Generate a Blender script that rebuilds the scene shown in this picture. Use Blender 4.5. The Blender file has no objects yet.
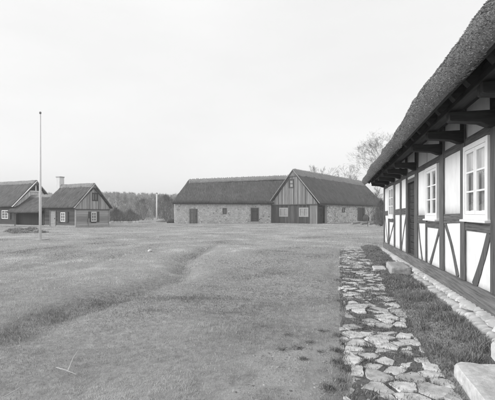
import bpy, math, random
import numpy as np
from mathutils import Vector, Matrix

random.seed(11)
RNG = np.random.default_rng(7)
scene = bpy.context.scene
COL = scene.collection

# ------------------------------------------------------------------ camera
F = 385.0; CXP = 247.5; HY = 212.5; EYE = 1.55        # photo pixels (495 x 400)
TH = math.atan((340 - CXP) / F)                        # the house runs along +Y
CT, ST = math.cos(TH), math.sin(TH)
cam = bpy.data.cameras.new('camera')
cam.sensor_width = 36.0
cam.lens = 36.0 * F / 495.0
cam.shift_y = (HY - 200.0) / 495.0
cam.clip_start = 0.05; cam.clip_end = 8000
cam_o = bpy.data.objects.new('camera', cam); COL.objects.link(cam_o)
cam_o.location = (0, 0, EYE)
cam_o.rotation_euler = (math.pi / 2, 0, TH)
scene.camera = cam_o
scene.render.resolution_x = 1024; scene.render.resolution_y = 827

# ------------------------------------------------------------------ sky (even overcast, black-and-white film)
SUN_EL = math.radians(24); SUN_AZ = math.radians(254)     # compass from +Y, clockwise: behind and left of the camera
world = bpy.data.worlds.new('World'); scene.world = world; world.use_nodes = True
nt = world.node_tree; nt.nodes.clear()
sky = nt.nodes.new('ShaderNodeTexSky'); sky.sky_type = 'NISHITA'; sky.sun_disc = False
sky.sun_elevation = SUN_EL; sky.sun_rotation = SUN_AZ
sky.air_density = 1.0; sky.dust_density = 3.0
bw = nt.nodes.new('ShaderNodeRGBToBW')
scl = nt.nodes.new('ShaderNodeMath'); scl.operation = 'MULTIPLY'; scl.inputs[1].default_value = 0.25
cloud = nt.nodes.new('ShaderNodeMath'); cloud.operation = 'ADD'; cloud.inputs[1].default_value = 5.25
wtc = nt.nodes.new('ShaderNodeTexCoord'); wmp = nt.nodes.new('ShaderNodeMapping'); wmp.inputs['Scale'].default_value = (1.2, 1.2, 4.0)
wnz = nt.nodes.new('ShaderNodeTexNoise'); wnz.inputs['Scale'].default_value = 1.1; wnz.inputs['Detail'].default_value = 5
wmr = nt.nodes.new('ShaderNodeMapRange'); wmr.inputs[1].default_value = .3; wmr.inputs[2].default_value = .7; wmr.inputs[3].default_value = .93; wmr.inputs[4].default_value = 1.06
wml = nt.nodes.new('ShaderNodeMath'); wml.operation = 'MULTIPLY'
nt.links.new(wtc.outputs['Generated'], wmp.inputs[0]); nt.links.new(wmp.outputs[0], wnz.inputs['Vector']); nt.links.new(wnz.outputs[0], wmr.inputs[0])
bg = nt.nodes.new('ShaderNodeBackground'); bg.inputs['Strength'].default_value = 0.10
wo = nt.nodes.new('ShaderNodeOutputWorld')
nt.links.new(sky.outputs[0], bw.inputs[0]); nt.links.new(bw.outputs[0], scl.inputs[0])
nt.links.new(scl.outputs[0], cloud.inputs[0]); nt.links.new(cloud.outputs[0], wml.inputs[0]); nt.links.new(wmr.outputs[0], wml.inputs[1]); nt.links.new(wml.outputs[0], bg.inputs['Color'])
nt.links.new(bg.outputs[0], wo.inputs[0])

# ------------------------------------------------------------------ sun behind thin cloud
sun = bpy.data.lights.new('sun', 'SUN'); sun.energy = 1.7; sun.angle = math.radians(34); sun.color = (1, 1, 1)
sun_o = bpy.data.objects.new('sun', sun); COL.objects.link(sun_o)
d = Vector((math.sin(SUN_AZ) * math.cos(SUN_EL), math.cos(SUN_AZ) * math.cos(SUN_EL), math.sin(SUN_EL)))
sun_o.rotation_euler = d.to_track_quat('Z', 'Y').to_euler()
sun_o.location = d * 60

scene.view_settings.view_transform = 'Standard'; scene.view_settings.look = 'None'
scene.view_settings.exposure = 0.72; scene.view_settings.gamma = 1.0
scene.view_settings.use_curve_mapping = False
scene.render.engine = 'CYCLES'

# ------------------------------------------------------------------ helpers: pixels to the ground / camera plan to world
def c2w(lat, dep):
    return (lat * CT - dep * ST, dep * CT + lat * ST)

def gnd(x, y, z=0.0):
    a = (x - CXP) / F
    r = (a * CT - ST, CT + a * ST, (HY - y) / F)
    t = (z - EYE) / r[2]
    return (r[0] * t, r[1] * t)

# lattice noise, vectorised
_P = RNG.random((256, 256))
def vnoise(x, y):
    x = np.asarray(x, float); y = np.asarray(y, float)
    xi = np.floor(x).astype(int); yi = np.floor(y).astype(int)
    fx = x - xi; fy = y - yi
    fx = fx * fx * (3 - 2 * fx); fy = fy * fy * (3 - 2 * fy)
    a = _P[xi & 255, yi & 255]; b = _P[(xi + 1) & 255, yi & 255]
    c = _P[xi & 255, (yi + 1) & 255]; dd = _P[(xi + 1) & 255, (yi + 1) & 255]
    return (a * (1 - fx) + b * fx) * (1 - fy) + (c * (1 - fx) + dd * fx) * fy
def fbm(x, y, o=4):
    s = 0; amp = .5; n = 0
    for k in range(o):
        s = s + amp * vnoise(np.asarray(x) * 2 ** k + 17 * k, np.asarray(y) * 2 ** k + 31 * k); n += amp; amp *= .5
    return s / n
def sstep(a, b, x):
    t = np.clip((np.asarray(x, float) - a) / (b - a), 0, 1); return t * t * (3 - 2 * t)

# ------------------------------------------------------------------ helpers: meshes and objects
class MB:
    def __init__(s): s.v = []; s.f = []; s.val = []
    def add(s, vs, fs, val=None):
        n = len(s.v); s.v += [tuple(p) for p in vs]; s.f += [tuple(i + n for i in q) for q in fs]
        s.val += [0.5 if val is None else val] * len(vs)
    def box(s, a, b, val=None):
        (x0, y0, z0), (x1, y1, z1) = a, b
        s.add([(x0,y0,z0),(x1,y0,z0),(x1,y1,z0),(x0,y1,z0),(x0,y0,z1),(x1,y0,z1),(x1,y1,z1),(x0,y1,z1)],
              [(0,3,2,1),(4,5,6,7),(0,1,5,4),(1,2,6,5),(2,3,7,6),(3,0,4,7)], val)
    def prism(s, poly, ext, val=None):           # poly: 3D points, ext: vector
        n = len(poly); e = Vector(ext)
        vs = [Vector(p) for p in poly]; vs = vs + [p + e for p in vs]
        nrm = sum(((vs[i].cross(vs[(i + 1) % n])) for i in range(n)), Vector())
        fl = nrm.dot(e) > 0
        fs = [tuple(range(n))[::-1] if fl else tuple(range(n)), tuple(range(n, 2 * n)) if fl else tuple(range(n, 2 * n))[::-1]]
        for i in range(n):
            j = (i + 1) % n
            fs.append((i, j, n + j, n + i) if fl else (j, i, n + i, n + j))
        s.add(vs, fs, val)
    def bar(s, p, q, w, h=None, up=(0, 0, 1), val=None):
        p = Vector(p); q = Vector(q); h = h or w; t = (q - p).normalized()
        u = t.cross(Vector(up))
        if u.length < 1e-4: u = t.cross(Vector((1, 0, 0)))
        u.normalize(); v = u.cross(t).normalized()
        o = [u * (a * w / 2) + v * (b * h / 2) for a, b in ((-1,-1),(1,-1),(1,1),(-1,1))]
        s.add([p + k for k in o] + [q + k for k in o], [(3,2,1,0),(4,5,6,7),(0,1,5,4),(1,2,6,5),(2,3,7,6),(3,0,4,7)], val)
    def tube(s, pts, rad, n=8, val=None, cap=True):
        pts = [Vector(p) for p in pts]; vs = []; fs = []
        for i, p in enumerate(pts):
            t = (pts[min(i + 1, len(pts) - 1)] - pts[max(i - 1, 0)]).normalized()
            u = t.cross(Vector((0.13, 0.27, 1))); 
            if u.length < .2: u = t.cross(Vector((1, 0.1, 0)))
            u.normalize(); v = t.cross(u)
            for k in range(n):
                a = 2 * math.pi * k / n; vs.append(p + (u * math.cos(a) + v * math.sin(a)) * rad[i])
        for i in range(len(pts) - 1):
            for k in range(n):
                fs.append((i * n + k, i * n + (k + 1) % n, (i + 1) * n + (k + 1) % n, (i + 1) * n + k))
        if cap: fs.append(tuple(range(n))[::-1]); fs.append(tuple(range((len(pts) - 1) * n, len(pts) * n)))
        s.add(vs, fs, val)
    def mesh(s, name):
        me = bpy.data.meshes.new(name); me.from_pydata(s.v, [], s.f); me.update()
        at = me.attributes.new('val', 'FLOAT', 'POINT'); at.data.foreach_set('value', s.val)
        return me
    def build(s, name, mat, parent=None, smooth=False, bevel=0, **kw):
        return obj(name, s.mesh(name), mat, parent, smooth, bevel, **kw)

def obj(name, me, mat, parent=None, smooth=False, bevel=0, **kw):
    o = bpy.data.objects.new(name, me); COL.objects.link(o)
    if mat and not me.materials: me.materials.append(mat)
    if parent: o.parent = parent
    if smooth:
        me.shade_smooth()
        if smooth is not True: me.set_sharp_from_angle(angle=math.radians(smooth))
    if bevel:
        m = o.modifiers.new('bevel', 'BEVEL'); m.width = bevel; m.segments = 2; m.limit_method = 'ANGLE'
    for k, v in kw.items(): o[k] = v
    return o

def thing(name, label, cat, loc=(0, 0, 0), rz=0, group=None):
    o = bpy.data.objects.new(name, None); COL.objects.link(o); o.empty_display_size = .3
    o.location = loc; o.rotation_euler = (0, 0, rz); o['label'] = label; o['category'] = cat
    if group: o['group'] = group
    return o
def tag(o, label, cat, group=None):
    o['label'] = label; o['category'] = cat
    if group: o['group'] = group
    return o

def np_mesh(name, V, Fq, val=None, smooth=False):
    me = bpy.data.meshes.new(name); V = np.asarray(V, np.float32); Fq = np.asarray(Fq, np.int32)
    me.vertices.add(len(V)); me.vertices.foreach_set('co', V.ravel())
    k = Fq.shape[1]
    me.loops.add(Fq.size); me.loops.foreach_set('vertex_index', Fq.ravel())
    me.polygons.add(len(Fq)); me.polygons.foreach_set('loop_start', np.arange(0, Fq.size, k, dtype=np.int32))
    me.polygons.foreach_set('loop_total', np.full(len(Fq), k, np.int32))
    me.update(calc_edges=True)
    if val is not None:
        at = me.attributes.new('val', 'FLOAT', 'POINT'); at.data.foreach_set('value', np.asarray(val, np.float32))
    if smooth: me.shade_smooth()
    return me

# ------------------------------------------------------------------ materials (black-and-white photograph: grey reflectances)
def gmat(name, lo, hi, scale=(3, 3, 3), detail=6, rough=.85, bump=.0, bscale=None, bdist=.01, val=0.0, rand=0.0,
         contrast=(.3, .7), spec=.2, coarse=0.0, cscale=.6):
    m = bpy.data.materials.new(name); m.use_nodes = True; n = m.node_tree.nodes; l = m.node_tree.links
    b = n['Principled BSDF']; b.inputs['Roughness'].default_value = rough; b.inputs['Specular IOR Level'].default_value = spec
    tc = n.new('ShaderNodeTexCoord'); mp = n.new('ShaderNodeMapping'); mp.inputs['Scale'].default_value = scale
    l.new(tc.outputs['Object'], mp.inputs[0])
    oi = n.new('ShaderNodeObjectInfo')
    sh = n.new('ShaderNodeVectorMath'); sh.operation = 'ADD'; l.new(mp.outputs[0], sh.inputs[0])
    sc = n.new('ShaderNodeMath'); sc.operation = 'MULTIPLY'; sc.inputs[1].default_value = 37.0; l.new(oi.outputs['Random'], sc.inputs[0])
    l.new(sc.outputs[0], sh.inputs[1])
    nz = n.new('ShaderNodeTexNoise'); nz.inputs['Scale'].default_value = 1; nz.inputs['Detail'].default_value = detail
    nz.inputs['Roughness'].default_value = .65
    l.new(sh.outputs[0], nz.inputs['Vector'])
    mr = n.new('ShaderNodeMapRange'); mr.inputs[1].default_value = contrast[0]; mr.inputs[2].default_value = contrast[1]
    mr.inputs[3].default_value = lo; mr.inputs[4].default_value = hi
    l.new(nz.outputs[0], mr.inputs[0]); out = mr.outputs[0]
    def mul(a, bsock, k):               # a * (1 + k*(b-.5)*2)
        x = n.new('ShaderNodeMath'); x.operation = 'MULTIPLY_ADD'; x.inputs[1].default_value = 2 * k; x.inputs[2].default_value = 1 - k
        l.new(bsock, x.inputs[0]); y = n.new('ShaderNodeMath'); y.operation = 'MULTIPLY'; l.new(a, y.inputs[0]); l.new(x.outputs[0], y.inputs[1])
        return y.outputs[0]
    if val:
        at = n.new('ShaderNodeAttribute'); at.attribute_name = 'val'; out = mul(out, at.outputs['Fac'], val)
    if rand: out = mul(out, oi.outputs['Random'], rand)
    if coarse:
        n2 = n.new('ShaderNodeTexNoise'); n2.inputs['Scale'].default_value = cscale; n2.inputs['Detail'].default_value = 4
        l.new(tc.outputs['Object'], n2.inputs['Vector']); out = mul(out, n2.outputs[0], coarse)
    l.new(out, b.inputs['Base Color'])
    if bump:
        bp = n.new('ShaderNodeBump'); bp.inputs['Strength'].default_value = bump; bp.inputs['Distance'].default_value = bdist
        if bscale:
            n3 = n.new('ShaderNodeTexNoise'); n3.inputs['Scale'].default_value = 1; n3.inputs['Detail'].default_value = 5
            m3 = n.new('ShaderNodeMapping'); m3.inputs['Scale'].default_value = bscale
            l.new(tc.outputs['Object'], m3.inputs[0]); l.new(m3.outputs[0], n3.inputs['Vector']); l.new(n3.outputs[0], bp.inputs['Height'])
        else: l.new(nz.outputs[0], bp.inputs['Height'])
        l.new(bp.outputs[0], b.inputs['Normal'])
    return m

M = {}
M['timber_post'] = gmat('timber_post', .05, .18, (42, 42, 2.2), bump=1.0, bdist=.012, rand=.14, coarse=.2, cscale=1.2)
M['timber_rail'] = gmat('timber_rail', .05, .18, (42, 2.2, 42), bump=1.0, bdist=.012, rand=.14, coarse=.2, cscale=1.2)
M['sill'] = gmat('sill', .085, .235, (34, 1.6, 34), bump=1.0, bdist=.012, coarse=.2, cscale=.9)
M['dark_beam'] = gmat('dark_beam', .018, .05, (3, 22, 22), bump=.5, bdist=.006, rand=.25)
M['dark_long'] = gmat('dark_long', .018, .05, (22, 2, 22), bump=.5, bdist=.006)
M['limewash'] = gmat('limewash', .67, .78, (5, 5, 1.6), detail=10, bump=.6, bscale=(7, 7, 7), bdist=.018, rand=.03, coarse=.09, cscale=1.8, contrast=(.25, .6))
M['white_paint'] = gmat('white_paint', .72, .8, (9, 9, 9), rough=.5, bump=.1, bdist=.002, spec=.4)
M['thatch_near'] = gmat('thatch_near', .14, .36, (60, 60, 60), detail=4, bump=1.0, bdist=.02, coarse=.3, cscale=1.6, contrast=(.35, .68))
M['thatch_under'] = gmat('thatch_under', .03, .075, (50, 8, 50), detail=4, bump=1.0, bdist=.02)
M['straw_end'] = gmat('straw_end', .22, .34, (5, 5, 5), val=.75)
M['thatch_far'] = gmat('thatch_far', .05, .18, (10, 1.6, 1.6), detail=9, bump=1.0, bdist=.12, coarse=.4, cscale=.5)
M['thatch_mid'] = gmat('thatch_mid', .045, .19, (10, 1.6, 1.6), detail=9, bump=1.0, bdist=.12, coarse=.4, cscale=.7)
M['ridge_straw'] = gmat('ridge_straw', .17, .36, (9, 4, 4), detail=6, bump=1.0, bdist=.06, coarse=.25, cscale=.8)
M['rod'] = gmat('rod', .22, .4, (8, 8, 8), rand=.3)
M['wall_stone'] = gmat('wall_stone', .46, .62, (4, 4, 4), bump=.5, bdist=.03, val=.5, coarse=.3, cscale=.8)
M['mortar'] = gmat('mortar', .55, .72, (2, 2, 2), bump=.5, bdist=.02)
M['boards'] = gmat('boards', .17, .29, (9, 9, .6), bump=.6, bdist=.02, val=.42)
M['boards_dark'] = gmat('boards_dark', .06, .115, (7, 7, .5), bump=.4, bdist=.01, val=.35)
M['boards_h'] = gmat('boards_h', .14, .24, (.6, .6, 9), bump=.4, bdist=.01, val=.3)
M['boards_hd'] = gmat('boards_hd', .07, .13, (.6, .6, 9), bump=.4, bdist=.01, val=.3)
M['grey_door'] = gmat('grey_door', .16, .24, (8, 8, 1), bump=.3, val=.3)
M['dark_door'] = gmat('dark_door', .07, .12, (8, 8, 1), bump=.3, val=.3)
M['pale_door'] = gmat('pale_door', .38, .5, (8, 8, 1), bump=.3, val=.15)
M['dull_paint'] = gmat('dull_paint', .30, .42, (6, 6, 6))
M['black'] = gmat('black', .012, .02)
M['barge'] = gmat('barge', .33, .48, (6, 6, 6))
M['cobble'] = gmat('cobble', .40, .72, (11, 11, 11), detail=10, bump=.9, bdist=.02, rand=.22, coarse=.4, cscale=5, rough=.8)
M['footing'] = gmat('footing', .50, .72, (8, 8, 8), detail=8, bump=.6, bdist=.012, rand=.12, coarse=.2, cscale=5)
M['granite'] = gmat('granite', .44, .68, (16, 16, 16), detail=10, bump=.9, bdist=.014, coarse=.22, cscale=5)
M['granite_dull'] = gmat('granite_dull', .30, .5, (14, 14, 14), detail=9, bump=.5, bdist=.008, coarse=.3, cscale=3)
M['grass'] = gmat('grass', .46, .51, (1.5, 1.5, 1.5), val=.58, rough=.7, spec=.25)
M['verge'] = gmat('verge', .29, .34, (1.5, 1.5, 1.5), val=.8, rough=.7, spec=.25)
M['bark'] = gmat('bark', .09, .17, (9, 9, 2), bump=.5)
M['twig'] = gmat('twig', .13, .2, (3, 3, 3), val=.3)
M['wood_far'] = gmat('wood_far', .25, .36, (.08, .08, .08), val=.35)
M['bush'] = gmat('bush', .16, .25, (.6, .6, .6), val=.4)
M['log'] = gmat('log', .2, .34, (4, 4, 4), bump=.5, rand=.3)
M['stick'] = gmat('stick', .45, .6, (9, 9, 9))
M['curtain'] = gmat('curtain', .78, .88, (3, 3, 1))
M['interior'] = gmat('interior', .10, .16)
M['hill'] = gmat('hill', .17, .25, (.03, .03, .03))

def glass_mat():
    m = bpy.data.materials.new('glass'); m.use_nodes = True; n = m.node_tree.nodes; l = m.node_tree.links
    n.remove(n['Principled BSDF']); out = n['Material Output']
    g = n.new('ShaderNodeBsdfGlossy'); g.inputs['Roughness'].default_value = .02
    t = n.new('ShaderNodeBsdfTransparent'); t.inputs[0].default_value = (.9, .9, .9, 1)
    lw_ = n.new('ShaderNodeLayerWeight'); fr = n.new('ShaderNodeMath'); fr.operation = 'POWER'; fr.inputs[1].default_value = 2.3; l.new(lw_.outputs['Facing'], fr.inputs[0])
    nz = n.new('ShaderNodeTexNoise'); nz.inputs['Scale'].default_value = 5
    bp = n.new('ShaderNodeBump'); bp.inputs['Strength'].default_value = .06; bp.inputs['Distance'].default_value = .02
    l.new(nz.outputs[0], bp.inputs['Height']); l.new(bp.outputs[0], g.inputs['Normal'])
    mx = n.new('ShaderNodeMixShader'); l.new(fr.outputs[0], mx.inputs[0]); l.new(t.outputs[0], mx.inputs[1]); l.new(g.outputs[0], mx.inputs[2])
    l.new(mx.outputs[0], out.inputs[0]); return m
M['glass'] = glass_mat()
def leafy(m, k):                      # thin blades let some light through
    n = m.node_tree.nodes; l = m.node_tree.links; b = n['Principled BSDF']; src = b.inputs['Base Color'].links[0].from_socket
    t = n.new('ShaderNodeBsdfTranslucent'); l.new(src, t.inputs['Color']); mx = n.new('ShaderNodeMixShader'); mx.inputs[0].default_value = k
    l.new(b.outputs[0], mx.inputs[1]); l.new(t.outputs[0], mx.inputs[2]); l.new(mx.outputs[0], n['Material Output'].inputs[0])
leafy(M['grass'], .4); leafy(M['verge'], .35)

# ------------------------------------------------------------------ ground height
D = 1.85                                     # wall plane of the near house
def ground_z(x, y):
    x = np.asarray(x, float); y = np.asarray(y, float)
    dist = np.hypot(x, y)
    z = -0.13 * sstep(14, 45, dist)
    und = (fbm(x * .35 + 5, y * .35 + 9, 3) - .5) * .16 + (fbm(x * 1.3, y * 1.3, 2) - .5) * .035
    near_path = sstep(1.6, 2.6, np.abs(x - .6))
    flat = np.where(x > -.3, np.where(y < 19, near_path * .15, 1), 1)
    z = z + und * np.clip(flat, .12, 1) * (1 - .6 * sstep(30, 60, dist))
    # shallow ditch with a raised far bank, left of the lawn and nearly parallel to the house
    xl = -3.9 + .14 * np.sin(y * .9) - .0 * y - .33 * np.clip(y - 8.5, 0, 7) * .8
    amt = sstep(2.4, 5.0, y) * (1 - sstep(14, 18, y))
    e = x - xl
    z = z + amt * (-.10 * np.exp(-(e / .36) ** 2) + .085 * sstep(.3, -1.1, e) * (1 - sstep(4, 9, -e)))
    for off, a_ in ((2.6, .05), (4.4, .045), (7.5, .06)):
        z = z - amt * a_ * np.exp(-((e + off + .2 * np.sin(y * .6 + off)) / .35) ** 2)
    z = z + .075 * sstep(.95, 1.8, x) * (1 - sstep(6, 12, y)) * (y < 20)      # soil banked against the footing
    z = z - .02 * (sstep(-.15, 0.05, x) * (1 - sstep(.95, 1.05, x))) * (y < 16.6)
    return z

def dirt_mask(x, y):
    x = np.asarray(x, float); y = np.asarray(y, float)
    base = np.exp(-(((x + .45) / .62) ** 2 + ((y - 3.75) / .95) ** 2)) + .55 * np.exp(-(((x + .2) / .2) ** 2 + ((y - 5.5) / 3.0) ** 2))
    nz = fbm(x * 3.4, y * 3.4, 5)
    return sstep(.42, .75, base * .9 + (nz - .5) * 2.3 - .2 + (RNG.random(x.shape) - .5) * .3)

def ditch_mask(x, y):
    x = np.asarray(x, float); y = np.asarray(y, float)
    xl = -3.9 + .14 * np.sin(y * .9) - .33 * np.clip(y - 8.5, 0, 7) * .8
    amt = sstep(3.0, 5.6, y) * (1 - sstep(15, 19, y))
    e = x - xl
    m = 1.3 * np.exp(-((e + .08) / .30) ** 2) * sstep(.1, .5, fbm(x * 1.2 + 3, y * .8, 3))
    for off, k in ((2.6, .35), (4.4, .3), (7.5, .3)):
        m = m + k * np.exp(-((e + off + .2 * np.sin(y * .6 + off)) / .4) ** 2) * sstep(.35, .6, fbm(x * .8 + off, y * .6, 3))
    return amt * m

# ------------------------------------------------------------------ ground sheet
def axis(lims, steps):
    a = [lims[0]]
    for (end, st) in steps:
        while a[-1] + st < end: a.append(a[-1] + st)
        a.append(end)
    return np.array(a)
gx = axis((-4000,), [(-400, 600), (-80, 40), (-25, 2.5), (-9, .4), (2.4, .1), (10, .5), (80, 5), (400, 40), (4000, 600)])
gy = axis((-4000,), [(-400, 600), (-40, 40), (0, 2), (12, .1), (26, .4), (90, 2), (400, 30), (4000, 600)])
GX, GY = np.meshgrid(gx, gy)
GZ = ground_z(GX, GY)
nx, ny = len(gx), len(gy)
V = np.stack([GX.ravel(), GY.ravel(), GZ.ravel()], 1)
ii = (np.arange(ny - 1)[:, None] * nx + np.arange(nx - 1)[None, :]).ravel()
gme = np_mesh('ground', V, np.stack([ii, ii + 1, ii + nx + 1, ii + nx], 1), dirt_mask(GX, GY).ravel(), True)
def ground_mat():
    m = bpy.data.materials.new('turf_soil'); m.use_nodes = True; n = m.node_tree.nodes; l = m.node_tree.links
    b = n['Principled BSDF']; b.inputs['Roughness'].default_value = .95; b.inputs['Specular IOR Level'].default_value = .1
    tc = n.new('ShaderNodeTexCoord')
    def nz(s, dt):
        k = n.new('ShaderNodeTexNoise'); k.inputs['Scale'].default_value = s; k.inputs['Detail'].default_value = dt; k.inputs['Roughness'].default_value = .7
        l.new(tc.outputs['Object'], k.inputs['Vector']); return k.outputs[0]
    fine = n.new('ShaderNodeMapRange'); fine.inputs[1].default_value = .32; fine.inputs[2].default_value = .68
    fine.inputs[3].default_value = .24; fine.inputs[4].default_value = .43; l.new(nz(9, 9), fine.inputs[0])
    big = n.new('ShaderNodeMapRange'); big.inputs[1].default_value = .3; big.inputs[2].default_value = .7
    big.inputs[3].default_value = .82; big.inputs[4].default_value = 1.14; l.new(nz(.22, 5), big.inputs[0])
    mu = n.new('ShaderNodeMath'); mu.operation = 'MULTIPLY'; l.new(fine.outputs[0], mu.inputs[0]); l.new(big.outputs[0], mu.inputs[1])
    so = n.new('ShaderNodeMapRange'); so.inputs[1].default_value = .3; so.inputs[2].default_value = .7
    so.inputs[3].default_value = .32; so.inputs[4].default_value = .46; l.new(nz(22, 8), so.inputs[0])
    at = n.new('ShaderNodeAttribute'); at.attribute_name = 'val'
    mx = n.new('ShaderNodeMix'); mx.data_type = 'FLOAT'; l.new(at.outputs['Fac'], mx.inputs[0]); l.new(mu.outputs[0], mx.inputs[2]); l.new(so.outputs[0], mx.inputs[3])
    l.new(mx.outputs[0], b.inputs['Base Color'])
    bp = n.new('ShaderNodeBump'); bp.inputs['Strength'].default_value = .8; bp.inputs['Distance'].default_value = .03
    l.new(nz(25, 8), bp.inputs['Height']); l.new(bp.outputs[0], b.inputs['Normal'])
    return m
obj('ground', gme, ground_mat(), kind='structure')
def gz(x, y): return float(ground_z(x, y))

# ------------------------------------------------------------------ far hill and wood
def hill():
    n1, n2 = 60, 14; vs = []; fs = []
    for i in range(n1):
        lat = -260 + i * 9.0
        for j in range(n2):
            dep = 125 + j * 16
            t = j / (n2 - 1)
            prof = math.sin(min(t * 1.25, 1) * math.pi / 2)
            side = float(1 - sstep(40, 190, lat))
            h = -.4 + 9.4 * prof * side * (.8 + .35 * float(vnoise(i * .16, j * .12 + 40)))
            X, Y = c2w(lat * (.75 + .5 * t), dep); vs.append((X, Y, h))
    for i in range(n1 - 1):
        for j in range(n2 - 1):
            a = i * n2 + j; fs.append((a, a + n2, a + n2 + 1, a + 1))
    mb = MB(); mb.add(vs, fs); mb.build('hill', M['hill'], smooth=True, kind='structure')
hill()

def hill_z(lat, dep):
    t = min(max((dep - 125) / 208, 0), 1); i = (lat / (.75 + .5 * t) + 260) / 9
    side = float(1 - sstep(40, 190, lat / (.75 + .5 * t)))
    return -.4 + 9.4 * math.sin(min(t * 1.25, 1) * math.pi / 2) * side * (.8 + .35 * float(vnoise(i * .16, t * 13 * .12 + 40)))

def wood():
    P = []; A = []
    for k in range(900):
        t = random.random(); dep = 118 + 215 * t
        lat = random.uniform(-.82, .10) * dep
        P.append((lat, dep, hill_z(lat, dep)))
    Vs = []; val = []
    for lat, dep, z in P:
        X, Y = c2w(lat, dep); h = random.uniform(5.0, 6.4) * (.75 if dep < 150 else 1); w = h * random.uniform(.28, .42)
        n = 170; base = random.random()
        u = RNG.random(n) ** .7; ang = RNG.random(n) * 6.283
        rr = w * np.sin(np.clip(u, .05, 1) * math.pi * .86 + .25) * np.sqrt(RNG.random(n))
        x0 = X + rr * np.cos(ang) * .6; y0 = Y + rr * np.sin(ang) * .6; z0 = z + h * (.12 + .72 * u)
        ln = h * (.10 + .16 * RNG.random(n)); dz = .35 + .8 * RNG.random(n)
        dx = np.cos(ang + RNG.normal(0, .7, n)); dy = np.sin(ang + RNG.normal(0, .7, n))
        wd = .07 + .09 * RNG.random(n)
        px_, py_ = -dy, dx
        a = np.stack([x0 - px_ * wd, y0 - py_ * wd, z0], 1); b = np.stack([x0 + px_ * wd, y0 + py_ * wd, z0 + .1], 1)
        c = np.stack([x0 + dx * ln * .7, y0 + dy * ln * .7, z0 + ln * dz], 1)
        Vs.append(np.stack([a, b, c], 1).reshape(-1, 3)); val.append(np.repeat(np.clip(base + RNG.normal(0, .2, n), 0, 1), 3))
        tr = np.array([[X - .12, Y, z - .3], [X + .12, Y, z - .3], [X, Y, z + h * .8]]); Vs.append(tr); val.append(np.full(3, .25))
    V = np.concatenate(Vs); me = np_mesh('far_wood', V, np.arange(len(V)).reshape(-1, 3), np.concatenate(val))
    o = obj('far_wood', me, M['wood_far'], kind='stuff'); tag(o, 'pale leafless wood covering the low hill on the horizon', 'wood')
wood()

# ------------------------------------------------------------------ stones from Voronoi cells
def clip(poly, p, nrm):
    out = []; n = len(poly)
    for i in range(n):
        a = poly[i]; b = poly[(i + 1) % n]
        da = (a[0] - p[0]) * nrm[0] + (a[1] - p[1]) * nrm[1]; db = (b[0] - p[0]) * nrm[0] + (b[1] - p[1]) * nrm[1]
        if da <= 0: out.append(a)
        if (da < 0 < db) or (db < 0 < da):
            t = da / (da - db); out.append((a[0] + (b[0] - a[0]) * t, a[1] + (b[1] - a[1]) * t))
    return out
def voronoi(L, H, cw, ch, jit=.36, rnd=random):
    rows = max(1, round(H / ch)); ch = H / rows; S = []
    for r in range(rows):
        n = max(1, round(L / cw)); w = L / n
        for c in range(-1, n + 1):
            S.append(((c + .5 + (r % 2) * .5 + rnd.uniform(-jit, jit)) * w, (r + .5 + rnd.uniform(-jit, jit) * .7) * ch))
    out = []
    for i, s in enumerate(S):
        poly = [(0, 0), (L, 0), (L, H), (0, H)]
        for j, q in enumerate(S):
            if i == j or abs(q[0] - s[0]) > 3.2 * cw or abs(q[1] - s[1]) > 3.2 * ch: continue
            poly = clip(poly, ((s[0] + q[0]) / 2, (s[1] + q[1]) / 2), (q[0] - s[0], q[1] - s[1]))
            if len(poly) < 3: break
        if len(poly) >= 3:
            A = abs(sum(poly[k][0] * poly[(k + 1) % len(poly)][1] - poly[(k + 1) % len(poly)][0] * poly[k][1] for k in range(len(poly)))) / 2
            if A > .12 * cw * ch: out.append(poly)
    return out
def shrink(poly, g, rc=.78):
    cx_ = sum(p[0] for p in poly) / len(poly); cy_ = sum(p[1] for p in poly) / len(poly)
    q = []
    for p in poly:
        dx, dy = p[0] - cx_, p[1] - cy_; r = math.hypot(dx, dy) or 1e-6; k = max(.3, 1 - g * 1.25 / r); q.append((cx_ + dx * k, cy_ + dy * k))
    o = []
    for i in range(len(q)):                     # round the corners
        a = q[i]; b = q[(i + 1) % len(q)]
        o.append((a[0] * rc + b[0] * (1 - rc), a[1] * rc + b[1] * (1 - rc))); o.append((a[0] * (1 - rc) + b[0] * rc, a[1] * (1 - rc) + b[1] * rc))
    return o, (cx_, cy_)
def stone_mesh(poly, c, h0, h1, fn, rnd=random, prof=((1.0, 0), (1.0, .45), (.90, .86), (.6, 1))):
    """poly (u,v) ring raised from h0 to h1 with a rounded rim; fn(u,v,h)->xyz"""
    n = len(poly); vs = []; fs = []
    tilt = (rnd.uniform(-.05, .05), rnd.uniform(-.05, .05))
    for k, hh in [(k_, h0 + (h1 - h0) * t_) for k_, t_ in prof]:
        for p in poly:
            u = c[0] + (p[0] - c[0]) * k; v = c[1] + (p[1] - c[1]) * k
            j = (rnd.uniform(-1, 1) * (h1 - h0) * .06) if hh > h0 else 0
            vs.append(fn(u, v, hh + ((u - c[0]) * tilt[0] + (v - c[1]) * tilt[1] if hh > h0 else 0) + j))
    vs.append(fn(c[0], c[1], h1 * 1.02))
    for r in range(3):
        for i in range(n):
            j = (i + 1) % n; fs.append((r * n + i, r * n + j, (r + 1) * n + j, (r + 1) * n + i))
    for i in range(n): fs.append((3 * n + i, 3 * n + (i + 1) % n, 4 * n))
    return vs, fs

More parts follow.
